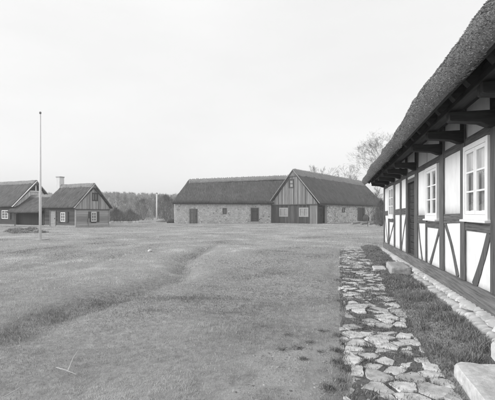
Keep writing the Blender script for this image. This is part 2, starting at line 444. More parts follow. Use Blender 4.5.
# ------------------------------------------------------------------ cobbled path
PX0, PX1, PY0, PY1 = .03, .95, 2.2, 16.7
COB = []
def make_path():
    mb = MB(); N = 60
    for i in range(N + 1):
        y = PY0 - .2 + (PY1 - PY0 + .3) * i / N
        wob = .05 * math.sin(y * 2.1) + .03 * math.sin(y * 5.3)
        mb.v += [(PX0 + .03 + wob + .03 * math.sin(i * 2.7), y, gz(.1, y) + .006), (PX1 - .03 + wob + .03 * math.sin(i * 3.3), y, gz(.85, y) + .006)]; mb.val += [.5, .5]
    mb.f = [(2 * i, 2 * i + 1, 2 * i + 3, 2 * i + 2) for i in range(N)]
    p = mb.build('stone_path', gmat('path_soil', .09, .19, (18, 18, 18), bump=.8, bdist=.02), smooth=True, kind='structure')
    for poly in voronoi(PX1 - PX0, PY1 - PY0, .30, .176, .49):
        if random.random() < .03: continue
        q, c = shrink(poly, random.choice((.002, .006, .012, .02, .034)), .92)
        wob = .05 * math.sin((c[1] + PY0) * 2.1) + .03 * math.sin((c[1] + PY0) * 5.3)
        zb = gz(PX0 + c[0], PY0 + c[1])
        q2 = []
        for i_ in range(len(q)):
            a_, b_ = q[i_], q[(i_ + 1) % len(q)]; q2.append(a_); L_ = math.hypot(b_[0] - a_[0], b_[1] - a_[1])
            if L_ > .06:
                for t_ in (.33, .67): q2.append((a_[0] + (b_[0] - a_[0]) * t_ + random.uniform(-.05, .05) * L_, a_[1] + (b_[1] - a_[1]) * t_ + random.uniform(-.05, .05) * L_))
        q = q2
        COB.append([(PX0 + a + wob, PY0 + b) for a, b in q])
        vs, fs = stone_mesh([(a - c[0], b - c[1]) for a, b in q], (0, 0), -.03, random.uniform(.003, .024), lambda u, v, h: (u, v, h + (.016 * (float(fbm((u + c[0]) * 7, (v + c[1]) * 7, 3)) - .5) if h > 0 else 0)), prof=((1.03, 0), (1.0, .84), (.96, 1.0), (.7, 1)))
        s = MB(); s.add(vs, fs)
        o = s.build('cobble', M['cobble'], p, smooth=38)
        o.location = (PX0 + c[0] + wob, PY0 + c[1], zb)
make_path()

# ------------------------------------------------------------------ the near half-timbered house
HY0, HY1 = -1.2, 17.57            # wall from behind the camera to the far corner
HW = 6.4                          # house depth
RIDGE_X = D + HW / 2
def sill_top(y): return .54 - (y - 5.3) * .0212
def sill_bot(y): return .31 - (y - 5.3) * .0204
house = thing('timber_framed_house', 'long whitewashed half-timbered house with overhanging thatched roof along the cobbled path', 'house', (D, HY0, 0))
def hp(x, y, z): return (x - D, y - HY0, z)
def hbuild(mb, name, mat, parent=None, **kw):
    mb.v = [hp(*p) for p in mb.v]; return mb.build(name, mat, parent or house, **kw)

# footing of boulders
def footing():
    mb = MB(); n = 40
    for i in range(n + 1):
        y = HY0 + (HY1 - HY0) * i / n
        mb.v += [(D - .02, y, -.3), (D - .02, y, sill_bot(y) - .012), (D + HW, y, -.3), (D + HW, y, sill_bot(y) - .012)]; mb.val += [.5] * 4
    for i in range(n):
        a = 4 * i; mb.f += [(a, a + 1, a + 5, a + 4), (a + 2, a + 6, a + 7, a + 3), (a + 1, a + 3, a + 7, a + 5)]
    mb.f += [(0, 2, 3, 1), (4 * n, 4 * n + 1, 4 * n + 3, 4 * n + 2)]
    f = hbuild(mb, 'foundation', gmat('footing_earth', .10, .2, (9, 9, 9), bump=.6))
    y = 1.0
    while y < HY1 - .05:
        w = random.uniform(.075, .19); y2 = min(y + w, HY1)
        g0 = gz(D - .12, (y + y2) / 2) - .06; top = sill_bot((y + y2) / 2) - .008
        H_ = top - g0
        if H_ > .09:
            parts = [(g0, top)] if H_ < .21 else [(g0, g0 + H_ * random.uniform(.42, .58)), None]
            if len(parts) == 2: parts[1] = (parts[0][1], top)
            for k, (a, b) in enumerate(parts):
                poly, c = shrink([(y, a), (y2, a + random.uniform(-.02, .02)), (y2 - random.uniform(0, .05), b), ((y + y2) / 2, b + random.uniform(-.01, 0)), (y + random.uniform(0, .05), b - random.uniform(0, .03))], .012)
                out = random.uniform(.07, .13) + (.05 if k == 0 else 0)
                vs, fs = stone_mesh([(p - c[0], q - c[1]) for p, q in poly], (0, 0), -.08, out, lambda u, v, h: (-h + .07 * (float(vnoise(u * 16 + y * 13, v * 16 + y * 15)) - .5), u, v), prof=((1, 0), (1.0, .5), (.84, .82), (.5, 1)))
                s = MB(); s.add(vs, [t[::-1] for t in fs])
                o = s.build('boulder', M['footing'], f, smooth=30); o.location = Vector(hp(D - .02, c[0], c[1]))
        y = y2
footing()

POSTS = [(-1.2, -1.0), (.35, .56), (1.75, 1.97), (2.9, 3.12), (4.08, 4.28), (5.2, 5.43), (6.44, 6.66), (7.68, 7.97), (9.12, 9.23), (10.12, 10.46),
         (11.66, 11.82), (12.74, 12.98), (14.15, 14.38), (15.76, 16.0), (17.3, 17.57)]
PLB, PLT = 2.52, 2.645              # head rail
WT = 3.30                           # wall top (infill runs up behind the rafters)
def q_timber(name, poly, mat, proud=.018, parent=None, back=.12):
    mb = MB(); mb.prism([(D - proud, a, b) for a, b in poly], (proud + back, 0, 0)); return hbuild(mb, name, mat, parent, bevel=.006)
def wob(a): return a + random.uniform(-.012, .012)
for i, (a, b) in enumerate(POSTS):
    top = PLB if (a, b) == (9.12, 9.23) else WT
    zm = 1.5
    q_timber('post', [(wob(a), sill_top(a)), (wob(b), sill_top(b)), (wob(b), zm), (wob(b), top), (wob(a), top), (wob(a), zm)], M['timber_post'], random.uniform(.012, .02))
# sill
mb = MB(); n = 10
for i in range(n):
    y = HY0 + (HY1 - HY0) * i / n; y2 = HY0 + (HY1 - HY0) * (i + 1) / n
ys = [HY0 + (HY1 - HY0) * i / n for i in range(n + 1)]
poly = [(y, sill_bot(y) + random.uniform(-.008, .008)) for y in ys] + [(y, sill_top(y)) for y in ys[::-1]]
q_timber('sill_beam', poly, M['sill'], .045)
# head rail between posts
main_posts = [p for p in POSTS if p != (9.12, 9.23)]
for (a, b), (c, e) in zip(main_posts[:-1], main_posts[1:]):
    dz = random.uniform(-.02, .02)
    q_timber('head_rail', [(b + .002, PLB + dz), (c - .002, PLB + dz), (c - .002, PLT + dz), (b + .002, PLT + dz)], M['timber_rail'], .010)
# middle rails
def mid_rail(a, b, z0a, z1a, z0b, z1b): q_timber('mid_rail', [(a + .002, z0a), (b - .002, z0b), (b - .002, z1b), (a + .002, z1a)], M['timber_rail'], .009)
mid_rail(-1.0, .35, 1.40, 1.54, 1.40, 1.54); mid_rail(.56, 1.75, 1.40, 1.54, 1.40, 1.54); mid_rail(1.97, 2.9, 1.40, 1.54, 1.40, 1.54)
mid_rail(4.28, 5.2, 1.40, 1.55, 1.39, 1.54)
mid_rail(5.43, 6.44, 1.285, 1.395, 1.28, 1.40)
mid_rail(6.66, 7.68, 1.39, 1.535, 1.35, 1.52)
mid_rail(7.97, 9.12, 1.24, 1.355, 1.23, 1.35)
mid_rail(9.23, 10.12, 1.31, 1.49, 1.29, 1.48)
mid_rail(11.82, 12.74, 1.50, 1.68, 1.49, 1.67); mid_rail(12.98, 14.15, 1.49, 1.67, 1.47, 1.65)
mid_rail(14.38, 15.76, 1.20, 1.30, 1.19, 1.29); mid_rail(16.0, 17.3, 1.44, 1.62, 1.42, 1.60)
# curved braces below the rail
def brace(y0, z0, y1, z1, w, bow):
    L = math.hypot(y1 - y0, z1 - z0); ty, tz = (y1 - y0) / L, (z1 - z0) / L; ny_, nz_ = -tz, ty
    A = []; B = []
    for k in range(9):
        t = k / 8; o = bow * math.sin(t * math.pi); ww = w * (.42 + .16 * t)
        y = y0 + (y1 - y0) * t + ny_ * o; z = z0 + (z1 - z0) * t + nz_ * o
        A.append((y + ny_ * ww, z + nz_ * ww)); B.append((y - ny_ * ww, z - nz_ * ww))
    q_timber('brace', A + B[::-1], M['timber_post'], .006)
brace(5.50, 1.29, 6.07, .50, .15, -.03)
brace(7.60, 1.33, 6.85, .50, .11, -.07)
brace(8.02, 1.24, 8.82, .46, .10, -.02)
brace(10.05, 1.28, 9.62, .46, .09, .02)
brace(14.40, 1.20, 15.92, .33, .10, 0)
brace(11.84, 1.50, 12.74, .40, .10, 0)
brace(4.32, 1.40, 5.12, .53, .11, .03)
brace(17.2, 1.42, 16.2, .33, .10, 0)
# whitewashed infill panels, slightly bulging
def panel(a, b, z0, z1):
    mb = MB(); nu, nv = 8, 8
    for i in range(nu + 1):
        for j in range(nv + 1):
            y = a + (b - a) * i / nu; t = j / nv
            lo = z0(y) if callable(z0) else z0
            z = lo + (z1 - lo) * t
            bul = .008 * (math.sin(math.pi * i / nu) * math.sin(math.pi * t)) + random.uniform(-.0025, .0025)
            mb.v.append((D + .012 - bul, y, z)); mb.val.append(.5)
    for i in range(nu):
        for j in range(nv):
            k = i * (nv + 1) + j; mb.f.append((k, k + 1, k + nv + 2, k + nv + 1))
    o = hbuild(mb, 'infill_panel', M['limewash'], smooth=True)
    m = o.modifiers.new('s', 'SOLIDIFY'); m.thickness = .10; m.offset = -1 
WINS = [(5.43, 6.42, 1.40, 2.53), (8.06, 9.10, 1.365, 2.50), (14.40, 15.72, 1.305, 2.52)]
DOORS = [(10.47, 11.65), (3.13, 4.07)]
for (a, b), (c, e) in zip(POSTS[:-1], POSTS[1:]):
    y0, y1 = b - .02, c + .02
    if abs(b - 3.12) < .01 or abs(b - 10.46) < .01:
        panel(y0, y1, 2.46, WT); continue
    win = [w for w in WINS if w[0] < (b + c) / 2 < w[1]]
    if win:
        panel(y0, y1, lambda y: sill_top(y) - .03, win[0][2] + .01)
        panel(y0, y1, win[0][3] - .005, WT)
    elif (a, b) == (9.12, 9.23) or True:
        panel(y0, y1, lambda y: sill_top(y) - .03, 1.46); panel(y0, y1, 1.461, WT)

# windows: frame, two casements, three panes each, curtains behind
def window(y0, y1, z0, z1, panes=3):
    mb = MB(); t = .07; fx0, fx1 = D - .045, D + .06
    def fr(mb, ya, yb, za, zb, x0, x1, w):
        mb.box((x0, ya, za), (x1, ya + w, zb)); mb.box((x0, yb - w, za), (x1, yb, zb))
        mb.box((x0, ya + w, za), (x1, yb - w, za + w)); mb.box((x0, ya + w, zb - w), (x1, yb - w, zb))
    fr(mb, y0, y1, z0 + .05, z1, fx0, fx1, t)
    w = hbuild(mb, 'window', M['white_paint'], bevel=.005)
    mb = MB(); mb.prism([(D - .085, y0 - .03, z0 + .015), (D - .085, y0 - .03, z0 + .045), (D + .02, y0 - .03, z0 + .06), (D + .02, y0 - .03, z0 + .015)], (0, y1 - y0 + .06, 0))
    hbuild(mb, 'sill', M['white_paint'], w, bevel=.004)
    ym = (y0 + y1) / 2; za, zb = z0 + .05 + t, z1 - t
    for ya, yb in ((y0 + t, ym - .004), (ym + .004, y1 - t)):
        mb = MB(); fr(mb, ya + .002, yb - .002, za + .002, zb - .002, D - .035, D + .005, .052)
        c = hbuild(mb, 'casement', M['white_paint'], w, bevel=.004)
        for k in range(1, panes):
            zz = za + .05 + (zb - za - .10) * k / panes
            m2 = MB(); m2.box((D - .03, ya + .052, zz - .012), (D + .0, yb - .052, zz + .012)); hbuild(m2, 'glazing_bar', M['white_paint'], w)
        for k in range(panes):
            a = za + .05 + (zb - za - .10) * k / panes + .012; b = za + .05 + (zb - za - .10) * (k + 1) / panes - .012
            m2 = MB(); m2.box((D - .018, ya + .05, a), (D - .013, yb - .05, b)); hbuild(m2, 'pane', M['glass'], w)
    # curtains
    mb = MB(); n = 40
    for i in range(n + 1):
        y = y0 + .075 + (y1 - y0 - .15) * i / n; x = D + .035 + .012 * math.sin(i * 1.9)
        mb.v += [(x, y, z0 + .125), (x, y, z1 - .075)]; mb.val += [.5, .5]
    mb.f = [(2 * i, 2 * i + 1, 2 * i + 3, 2 * i + 2) for i in range(n)]
    hbuild(mb, 'curtain', M['curtain'], w, smooth=True)
    mb = MB(); x0, x1 = D + .115, D + .5        # room reveal behind the window
    mb.box((x1, y0, z0), (x1 + .02, y1, z1)); mb.box((x0, y0 - .02, z0), (x1, y0, z1)); mb.box((x0, y1, z0), (x1, y1 + .02, z1))
    mb.box((x0, y0, z0 - .02), (x1, y1, z0)); mb.box((x0, y0, z1), (x1, y1, z1 + .02))
    hbuild(mb, 'reveal', M['interior'], w)
for w in WINS: window(*w)

# doors, set back in the frame, of horizontal boards
def door(y0, y1, mat):
    zb, zt = sill_top((y0 + y1) / 2) - .04, 2.46
    mb = MB()
    mb.box((D - .01, y0, zb), (D + .16, y0 + .09, zt)); mb.box((D - .01, y1 - .09, zb), (D + .16, y1, zt)); mb.box((D - .01, y0 + .09, zt - .1), (D + .16, y1 - .09, zt))
    dr = hbuild(mb, 'door', M['timber_post'], bevel=.006)
    n = 11
    for k in range(n):
        a = zb + (zt - .1 - zb) * k / n; b = zb + (zt - .1 - zb) * (k + 1) / n
        mb = MB(); mb.prism([(D + .075, y0 + .09, a + .004), (D + .062, y0 + .09, b - .006), (D + .13, y0 + .09, b - .006), (D + .13, y0 + .09, a + .004)], (0, y1 - y0 - .18, 0))
        hbuild(mb, 'door_board', mat, dr)
    mb = MB(); mb.box((D + .131, y0 + .05, zb), (D + .18, y1 - .05, zt)); hbuild(mb, 'backing', M['black'], dr)
    mb = MB(); mb.tube([(D + .06, y0 + .2, 1.3), (D + .02, y0 + .2, 1.3)], [.012, .012]); mb.tube([(D + .02, y0 + .2, 1.3), (D + .02, y0 + .31, 1.3)], [.012, .009])
    hbuild(mb, 'handle', M['black'], dr)
for a, b in DOORS: door(a, b, gmat('door_boards', .03, .07, (20, 2, 20), bump=.4))

# back and gable walls
mb = MB()
mb.box((D + .25, HY0, sill_bot(HY0)), (D + HW, HY0 + .25, WT)); hbuild(mb, 'gable_wall', M['limewash'])
mb = MB(); mb.box((D + .125, HY1 - .25, .1), (D + HW, HY1 - .004, WT)); hbuild(mb, 'gable_wall', M['limewash'])
mb = MB(); mb.box((D + HW - .2, HY0 + .25, 0), (D + HW, HY1 - .25, WT)); hbuild(mb, 'back_wall', M['limewash'])

# tie beams that pass the posts and carry the eaves
SL = math.tan(math.radians(48))
LIPB = (1.10, 2.79); LIPT = (.95, 2.94)          # thatch lip, lower and upper edge (x, z)
def under(x): return LIPB[1] + (x - LIPB[0]) * SL
tie_posts = [p for p in POSTS if p not in ((9.12, 9.23),)]
for (a, b) in tie_posts:
    m = (a + b) / 2; w = min(b - a, .16) * .5; zb = 2.66 + random.uniform(-.015, .015)
    pts = [(D - .01, zb - .05), (D - .08, zb - .045), (D - .18, zb), (D - .36, zb + .02), (D - .5, zb + .03), (D - .52, zb + .04), (D - .525, zb + .14), (D - .01, zb + .145)]
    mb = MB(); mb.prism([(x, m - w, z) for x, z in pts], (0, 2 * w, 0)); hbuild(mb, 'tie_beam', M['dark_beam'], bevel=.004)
    # post head, darker than the post below the tie beam
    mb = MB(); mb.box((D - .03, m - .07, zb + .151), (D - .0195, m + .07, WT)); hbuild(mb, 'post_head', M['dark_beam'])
    # rafter
    mb = MB(); x0, x1 = 1.17, RIDGE_X
    mb.prism([(x0, m - .055, under(x0) - .015), (x1, m - .055, under(x1) - .015), (x1, m - .055, under(x1) - .16), (x0 + .06, m - .055, under(x0 + .06) - .15)], (0, .11, 0))
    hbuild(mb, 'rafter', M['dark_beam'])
for (a, b), (c, e) in zip(tie_posts[:-1], tie_posts[1:]):
    m = (b + c) / 2 + random.uniform(-.05, .05); mb = MB(); x0, x1 = 1.19, RIDGE_X
    mb.prism([(x0, m - .06, under(x0) - .015), (x1, m - .06, under(x1) - .015), (x1, m - .06, under(x1) - .17), (x0 + .06, m - .06, under(x0 + .06) - .16)], (0, .12, 0)); hbuild(mb, 'rafter', M['dark_beam'])
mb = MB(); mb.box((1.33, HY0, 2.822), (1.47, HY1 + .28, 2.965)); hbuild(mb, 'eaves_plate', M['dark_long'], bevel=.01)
mb = MB(); mb.prism([(1.475, HY0, 2.93), (D - .022, HY0, 3.09), (D - .022, HY0, 3.115), (1.475, HY0, 2.955)], (0, HY1 - HY0 + .25, 0)); hbuild(mb, 'eave_shade_board', M['dark_long'])  # added dark board, stands in for deep shade under the open eaves
for x in (1.13, 1.5, 1.68):
    mb = MB(); mb.bar((x + .02, HY0, under(x + .02) - .006), (x + .02, HY1 + .3, under(x + .02) - .006), .05, .02); hbuild(mb, 'batten', M['dark_long'])

# thatch: thick slab with rounded eave lip and uneven surface
RY0, RY1 = HY0 - .2, HY1 + .42
def near_roof():
    nz_ = RIDGE_X
    top_r = LIPT[1] + (RIDGE_X - LIPT[0]) * SL - .05
    outer = [LIPB, (1.055, 2.80), (1.005, 2.845), (.965, 2.90), LIPT, (.965, 2.985), (1.01, 3.045), (1.08, 3.125)]
    for k in range(1, 15):
        t = k / 14; outer.append((1.08 + (RIDGE_X - 1.08) * t, 3.125 + (top_r - 3.125) * t))
    mirror = [(2 * RIDGE_X - x, z) for x, z in outer[:-1]][::-1]
    inner_r = under(RIDGE_X)
    prof = outer + mirror + [(RIDGE_X, inner_r)]
    n = 190; vs = []; P = len(prof)
    for i in range(n + 1):
        y = RY0 + (RY1 - RY0) * i / n
        for k, (x, z) in enumerate(prof):
            if k == P - 1 or k == 0 or k == P - 2: dx = dz = 0
            else:
                g = (float(fbm(y * 2.2 + 50, k * .55, 4)) - .5) * .10 + (float(vnoise(y * .55, 3)) - .5) * .05
                g += (float(vnoise(y * 11, k * 3.1)) - .5) * .022
                dx, dz = -.72 * g, .72 * g
                if x > RIDGE_X: dx = -dx
            yy = y
            if i == n: yy = y + (float(vnoise(k * .7, 9)) - .5) * .06
            vs.append((x + dx, yy, z + dz))
    fs = []
    for i in range(n):
        for k in range(P):
            a = i * P + k; b = i * P + (k + 1) % P; fs.append((a, b, b + P, a + P))
    mid = len(outer) - 1
    for base, flip in ((0, False), (n * P, True)):
        for k in range(P - 2):
            t = (base + k, base + k + 1, base + P - 1); fs.append(t[::-1] if not flip else t)
    mb = MB(); mb.add(vs, fs); r = hbuild(mb, 'thatch_roof', M['thatch_near'], smooth=True)
    # dark underside boards seen from below
    # straw ends bristling from the cut eave
    N = 150000
    y = RNG.uniform(RY0 + .02, RY1 - .01, N); 
    L_ = np.array([(1.085, 2.795), (1.055, 2.803), (1.005, 2.848), (.965, 2.903), (.95, 2.94), (.965, 2.985), (1.01, 3.045), (1.08, 3.125), (1.3, 3.36)])
    cum = np.r_[0, np.cumsum(np.hypot(*np.diff(L_, axis=0).T))]; tt = RNG.uniform(0, cum[-1], N)
    x = np.interp(tt, cum, L_[:, 0]); z = np.interp(tt, cum, L_[:, 1])
    kk = np.interp(tt, cum, np.r_[np.arange(0, 8), 8.5])
    g = (fbm(y * 2.2 + 50, kk * .55, 4) - .5) * .10 + (vnoise(y * .55, 3 + 0 * y) - .5) * .05
    x = x - .72 * g; z = z + .72 * g
    ln = RNG.uniform(.006, .022, N); up = RNG.normal(-.35, .25, N); sy = RNG.normal(0, .35, N)
    dirv = np.stack([-np.ones(N), sy, up], 1); dirv /= np.linalg.norm(dirv, axis=1)[:, None]
    p0 = np.stack([x, y, z], 1) - dirv * .012; p1 = p0 + dirv * (ln + .008)[:, None]
    ax = RNG.normal(0, 1, (N, 3)); s_ = np.cross(dirv, ax); s_ /= np.linalg.norm(s_, axis=1)[:, None]; s_ *= RNG.uniform(.0011, .0026, N)[:, None]
    V = np.stack([p0 - s_, p0 + s_, p1 + s_, p1 - s_], 1).reshape(-1, 3) - np.array([D, HY0, 0])
    val = np.repeat(np.clip(RNG.normal(.42, .3, N), 0, 1), 4)
    me = np_mesh('straw_ends', V, np.arange(4 * N).reshape(-1, 4), val); obj('straw_ends', me, M['straw_end'], r, kind='stuff')
near_roof()

# stone doorsteps of the house: each a thing
def block(name, x0, x1, y0, y1, z0, z1, mat, label, rnd=.012):
    mb = MB(); n = 6
    # subdivided box with worn edges
    import itertools
    nx_, ny_, nz2 = 8, 10, 4
    idx = {}; vs = []; fs = []
    def v(i, j, k):
        if (i, j, k) not in idx:
            x = -.5 + i / nx_; y = -.5 + j / ny_; z = k / nz2
            ex = max(0, abs(x) * 2 - .9) / .1; ey = max(0, abs(y) * 2 - .92) / .08; ez = max(0, z - .85) / .15
            w = .022 * (ex * ey + ex * ez + ey * ez)
            X = x * (1 - w) ; Y = y * (1 - w * .8); Z = z * (1 - .05 * (ex * ez + ey * ez))
            j_ = .018 * (float(fbm(i * .6 + j * .35 + x0 * 9, j * .5 + k * .8 + y0 * 7, 3)) - .5)
            vs.append((X * (x1 - x0) + j_, Y * (y1 - y0) + j_ * 1.5, Z * (z1 - z0) + j_)); idx[(i, j, k)] = len(vs) - 1
        return idx[(i, j, k)]
    for i in range(nx_):
        for j in range(ny_):
            fs.append((v(i, j, nz2), v(i + 1, j, nz2), v(i + 1, j + 1, nz2), v(i, j + 1, nz2))); fs.append((v(i, j + 1, 0), v(i + 1, j + 1, 0), v(i + 1, j, 0), v(i, j, 0)))
    for k in range(nz2):
        for i in range(nx_):
            fs.append((v(i, 0, k), v(i + 1, 0, k), v(i + 1, 0, k + 1), v(i, 0, k + 1))); fs.append((v(i + 1, ny_, k), v(i, ny_, k), v(i, ny_, k + 1), v(i + 1, ny_, k + 1)))
        for j in range(ny_):
            fs.append((v(0, j + 1, k), v(0, j, k), v(0, j, k + 1), v(0, j + 1, k + 1))); fs.append((v(nx_, j, k), v(nx_, j + 1, k), v(nx_, j + 1, k + 1), v(nx_, j, k + 1)))
    mb.add(vs, fs); o = mb.build(name, mat, smooth=30); o.location = ((x0 + x1) / 2, (y0 + y1) / 2, z0)
    m = o.modifiers.new('sub', 'SUBSURF'); m.levels = 2; m.render_levels = 2; m.subdivision_type = 'SIMPLE'
    m2 = o.modifiers.new('ws', 'BEVEL'); m2.width = .006; m2.limit_method = 'ANGLE'
    return tag(o, label, 'stone step')
block('stone_slab', 1.05, 1.52, 2.55, 4.03, -.06, .15, M['granite'], 'large pale stone slab at the bottom right corner beside the cobbled path')
block('stone_step', 1.41, 1.70, 2.8, 4.17, .152, .33, M['granite'], 'higher pale stone step behind the large slab, cut by the right edge')
block('stone_step', 1.24, 1.70, 10.1, 11.3, -.03, .205, M['granite_dull'], 'grey stone block step in front of the dark house door')
block('stone_slab', .88, 1.20, 10.75, 11.4, -.03, .06, M['granite'], 'low flat pale slab lying before the door step')

# ------------------------------------------------------------------ thatched farm buildings
def thatch(parent, name, x0, x1, y0, y1, ze, zr, mat, th=.32, hipL=0, hipR=0, nseg=60, seed=0, cap=True, rods=0, capw=.7, over=.28, dzr=0):
    """Roof over local x0..x1 (ridge along x) and y0..y1 (eaves lines, incl. overhang)."""
    ym = (y0 + y1) / 2; hw = (y1 - y0) / 2; K = 12
    prof = [(y0 + .10, ze - .02), (y0, ze + .10)]
    for k in range(1, K + 1):
        t = k / K; prof.append((y0 + .06 + (hw - .06) * t, ze + .24 + (zr - ze - .24) * t))
    half = prof[:]; prof = half + [(2 * ym - y, z) for y, z in half[:-1]][::-1] + [(ym, zr - th * 1.6)]
    P = len(prof); vs = []; fs = []
    for i in range(nseg + 1):
        s = i / nseg
        for k, (y, z) in enumerate(prof):
            t = max(0, (z - ze) / (zr - ze)); xa = x0 + hipL * t; xb = x1 - hipR * t
            x = xa + (xb - xa) * s
            g = 0 if k in (0, P - 1, P - 2) else (float(fbm(x * .8 + seed * 7.3, k * .5 + seed, 4)) - .5) * .24 + (float(vnoise(x * 3.1, k * 2.3 + seed)) - .5) * .07
            sg = -1 if y < ym else 1
            z = z + dzr * t * (x - x0) / (x1 - x0)
            vs.append((x, y + sg * g * .5 * (0 if abs(y - ym) < .01 else 1), z + g * .6))
    for i in range(nseg):
        for k in range(P):
            a = i * P + k; b = i * P + (k + 1) % P; fs.append((b, a, a + P, b + P))
    for base, fl in ((0, 0), (nseg * P, 1)):
        for k in range(P - 2):
            q = (base + k, base + k + 1, base + P - 1); fs.append(q if not fl else q[::-1])
    mb = MB(); mb.add(vs, fs); r = mb.build(name, mat, parent, smooth=True)
    if cap:
        vs = []; fs = []; n = nseg; rise = (zr - ze) / hw
        cp = [(-capw, -capw * rise - .02), (-capw, -capw * rise + .1), (-capw * .5, -capw * .5 * rise + .13), (-.08, .09), (.08, .09), (capw * .5, -capw * .5 * rise + .13), (capw, -capw * rise + .1), (capw, -capw * rise - .02)]
        Q = len(cp)
        for i in range(n + 1):
            s = i / n; xa = x0 + hipL + (-.02 if not hipL else .05); xb = x1 - hipR + (.02 if not hipR else -.05)
            for k, (y, z) in enumerate(cp):
                g = (float(fbm(i * .6 + seed * 3, k * .8, 3)) - .5) * .12
                ed = (float(vnoise(i * 1.7, k + seed)) - .5) * .22 if k in (0, 1, 6, 7) else 0
                vs.append((xa + (xb - xa) * s, ym + y + ed * (-1 if y < 0 else 1) * .4, zr + z + g - abs(ed) * .4 + dzr * (xa + (xb - xa) * s - x0) / (x1 - x0)))
        for i in range(n):
            for k in range(Q):
                a = i * Q + k; b = i * Q + (k + 1) % Q; fs.append((b, a, a + Q, b + Q))
        fs.append(tuple(range(Q))); fs.append(tuple(range(n * Q, n * Q + Q))[::-1])
        mb = MB(); mb.add(vs, fs); c = mb.build('ridge_cap', M['ridge_straw'], r, smooth=True)
        if rods:
            mb = MB(); L = .42
            mb.bar((-.02, -L * .55, -L * .5), (-.02, L * .22, L * .34), .07, .05); mb.bar((.06, L * .55, -L * .5), (.06, -L * .22, L * .34), .07, .05)
            me = mb.mesh('ridge_rod'); me.materials.append(M['rod'])
            xa = x0 + hipL + .3; xb = x1 - hipR - .3
            for i in range(rods):
                o = bpy.data.objects.new('ridge_rod', me); COL.objects.link(o); o.parent = r
                o.location = (xa + (xb - xa) * (i + random.uniform(-.2, .2)) / max(1, rods - 1), ym, zr + .04 + random.uniform(-.05, .05)); o.location.z += dzr * (o.location.x - x0) / (x1 - x0); o.rotation_euler = (random.uniform(-.12, .12), 0, random.uniform(-.2, .2))
    return r

def in_rects(u, v, rects, m=.0): return any(a - m < u < b + m and c - m < v < d_ + m for a, b, c, d_ in rects)
def stone_wall(parent, O, U, L, H, holes, name='stone_wall', nrm=None):
    """field-stone wall in plane O + u*U + v*Z, outward normal nrm; stones joined, too small to pick apart"""
    U = Vector(U); O = Vector(O); N = Vector(nrm)
    mb = MB()
    a = O - N * .05; mb.prism([a, a + U * L, a + U * L + Vector((0, 0, H)), a + Vector((0, 0, H))], -N * .4)
    w = mb.build(name, M['mortar'], parent)
    mb = MB(); fn = lambda u, v, h: O + U * u + Vector((0, 0, v)) + N * h
    flip = U.cross(Vector((0, 0, 1))).dot(N) < 0
    for poly in voronoi(L, H, .34, .27, .46):
        q, c = shrink(poly, random.uniform(.03, .11))
        if in_rects(c[0], c[1], holes, .12): continue
        vs, fs = stone_mesh(q, c, -.06, random.uniform(0.0, .05), fn)
        mb.add(vs, [t[::-1] for t in fs] if flip else fs, min(1, max(0, random.gauss(.72, .24))) if random.random() > .1 else random.uniform(.1, .4))
    mb.build('stones', M['wall_stone'], w, kind='stuff')
    return w

def planks(parent, name, O, U, N, L, top, bot, pw, mat, th=.04, skip=()):
    """vertical boards: top(u), bot(u) give ends"""
    U = Vector(U); O = Vector(O); N = Vector(N); mb = MB(); u = 0
    while u < L - .02:
        w = min(pw * random.uniform(.8, 1.2), L - u); g = .022; off = random.uniform(0, .03)
        a, b = u + g, u + w - g / 2
        za, zb_ = top(a), top(b)
        if max(za, zb_) > bot(a) + .05:
            segs = [(bot(a), None)]
            zs = [(bot(a), za, zb_)]
            for (s0, s1, t0, t1) in skip:
                if s0 < (a + b) / 2 < s1:
                    zs = [(bot(a), t0, t0), (t1, za, zb_)]
            for z0, z1, z2 in zs:
                mb.prism([O + U * a + Vector((0, 0, z0)) + N * off, O + U * b + Vector((0, 0, z0)) + N * off, O + U * b + Vector((0, 0, max(z2, z0 + .02))) + N * off, O + U * a + Vector((0, 0, max(z1, z0 + .02))) + N * off], N * th, random.random())
        u += w
    return mb.build(name, mat, parent, kind='stuff')

def hboards(parent, name, O, U, N, L, z0, z1, ph, mat, holes=(), th=.04):
    U = Vector(U); O = Vector(O); N = Vector(N); mb = MB(); z = z0
    while z < z1 - .02:
        h = min(ph * random.uniform(.85, 1.15), z1 - z); v = random.random(); off = random.uniform(0, .015)
        spans = [(0, L)]
        for (a, b, c, d_) in holes:
            if c < z + h / 2 < d_:
                ns = []
                for s, e in spans:
                    if b <= s or a >= e: ns.append((s, e)); continue
                    if a > s: ns.append((s, a))
                    if b < e: ns.append((b, e))
                spans = ns
        for s, e in spans:
            Z = Vector((0, 0, 1))
            mb.prism([O + U * s + Z * (z + .006) + N * off, O + U * e + Z * (z + .006) + N * off, O + U * e + Z * (z + h - .006) + N * off, O + U * s + Z * (z + h - .006) + N * off], N * th, v)
        z += h
    return mb.build(name, mat, parent, kind='stuff')

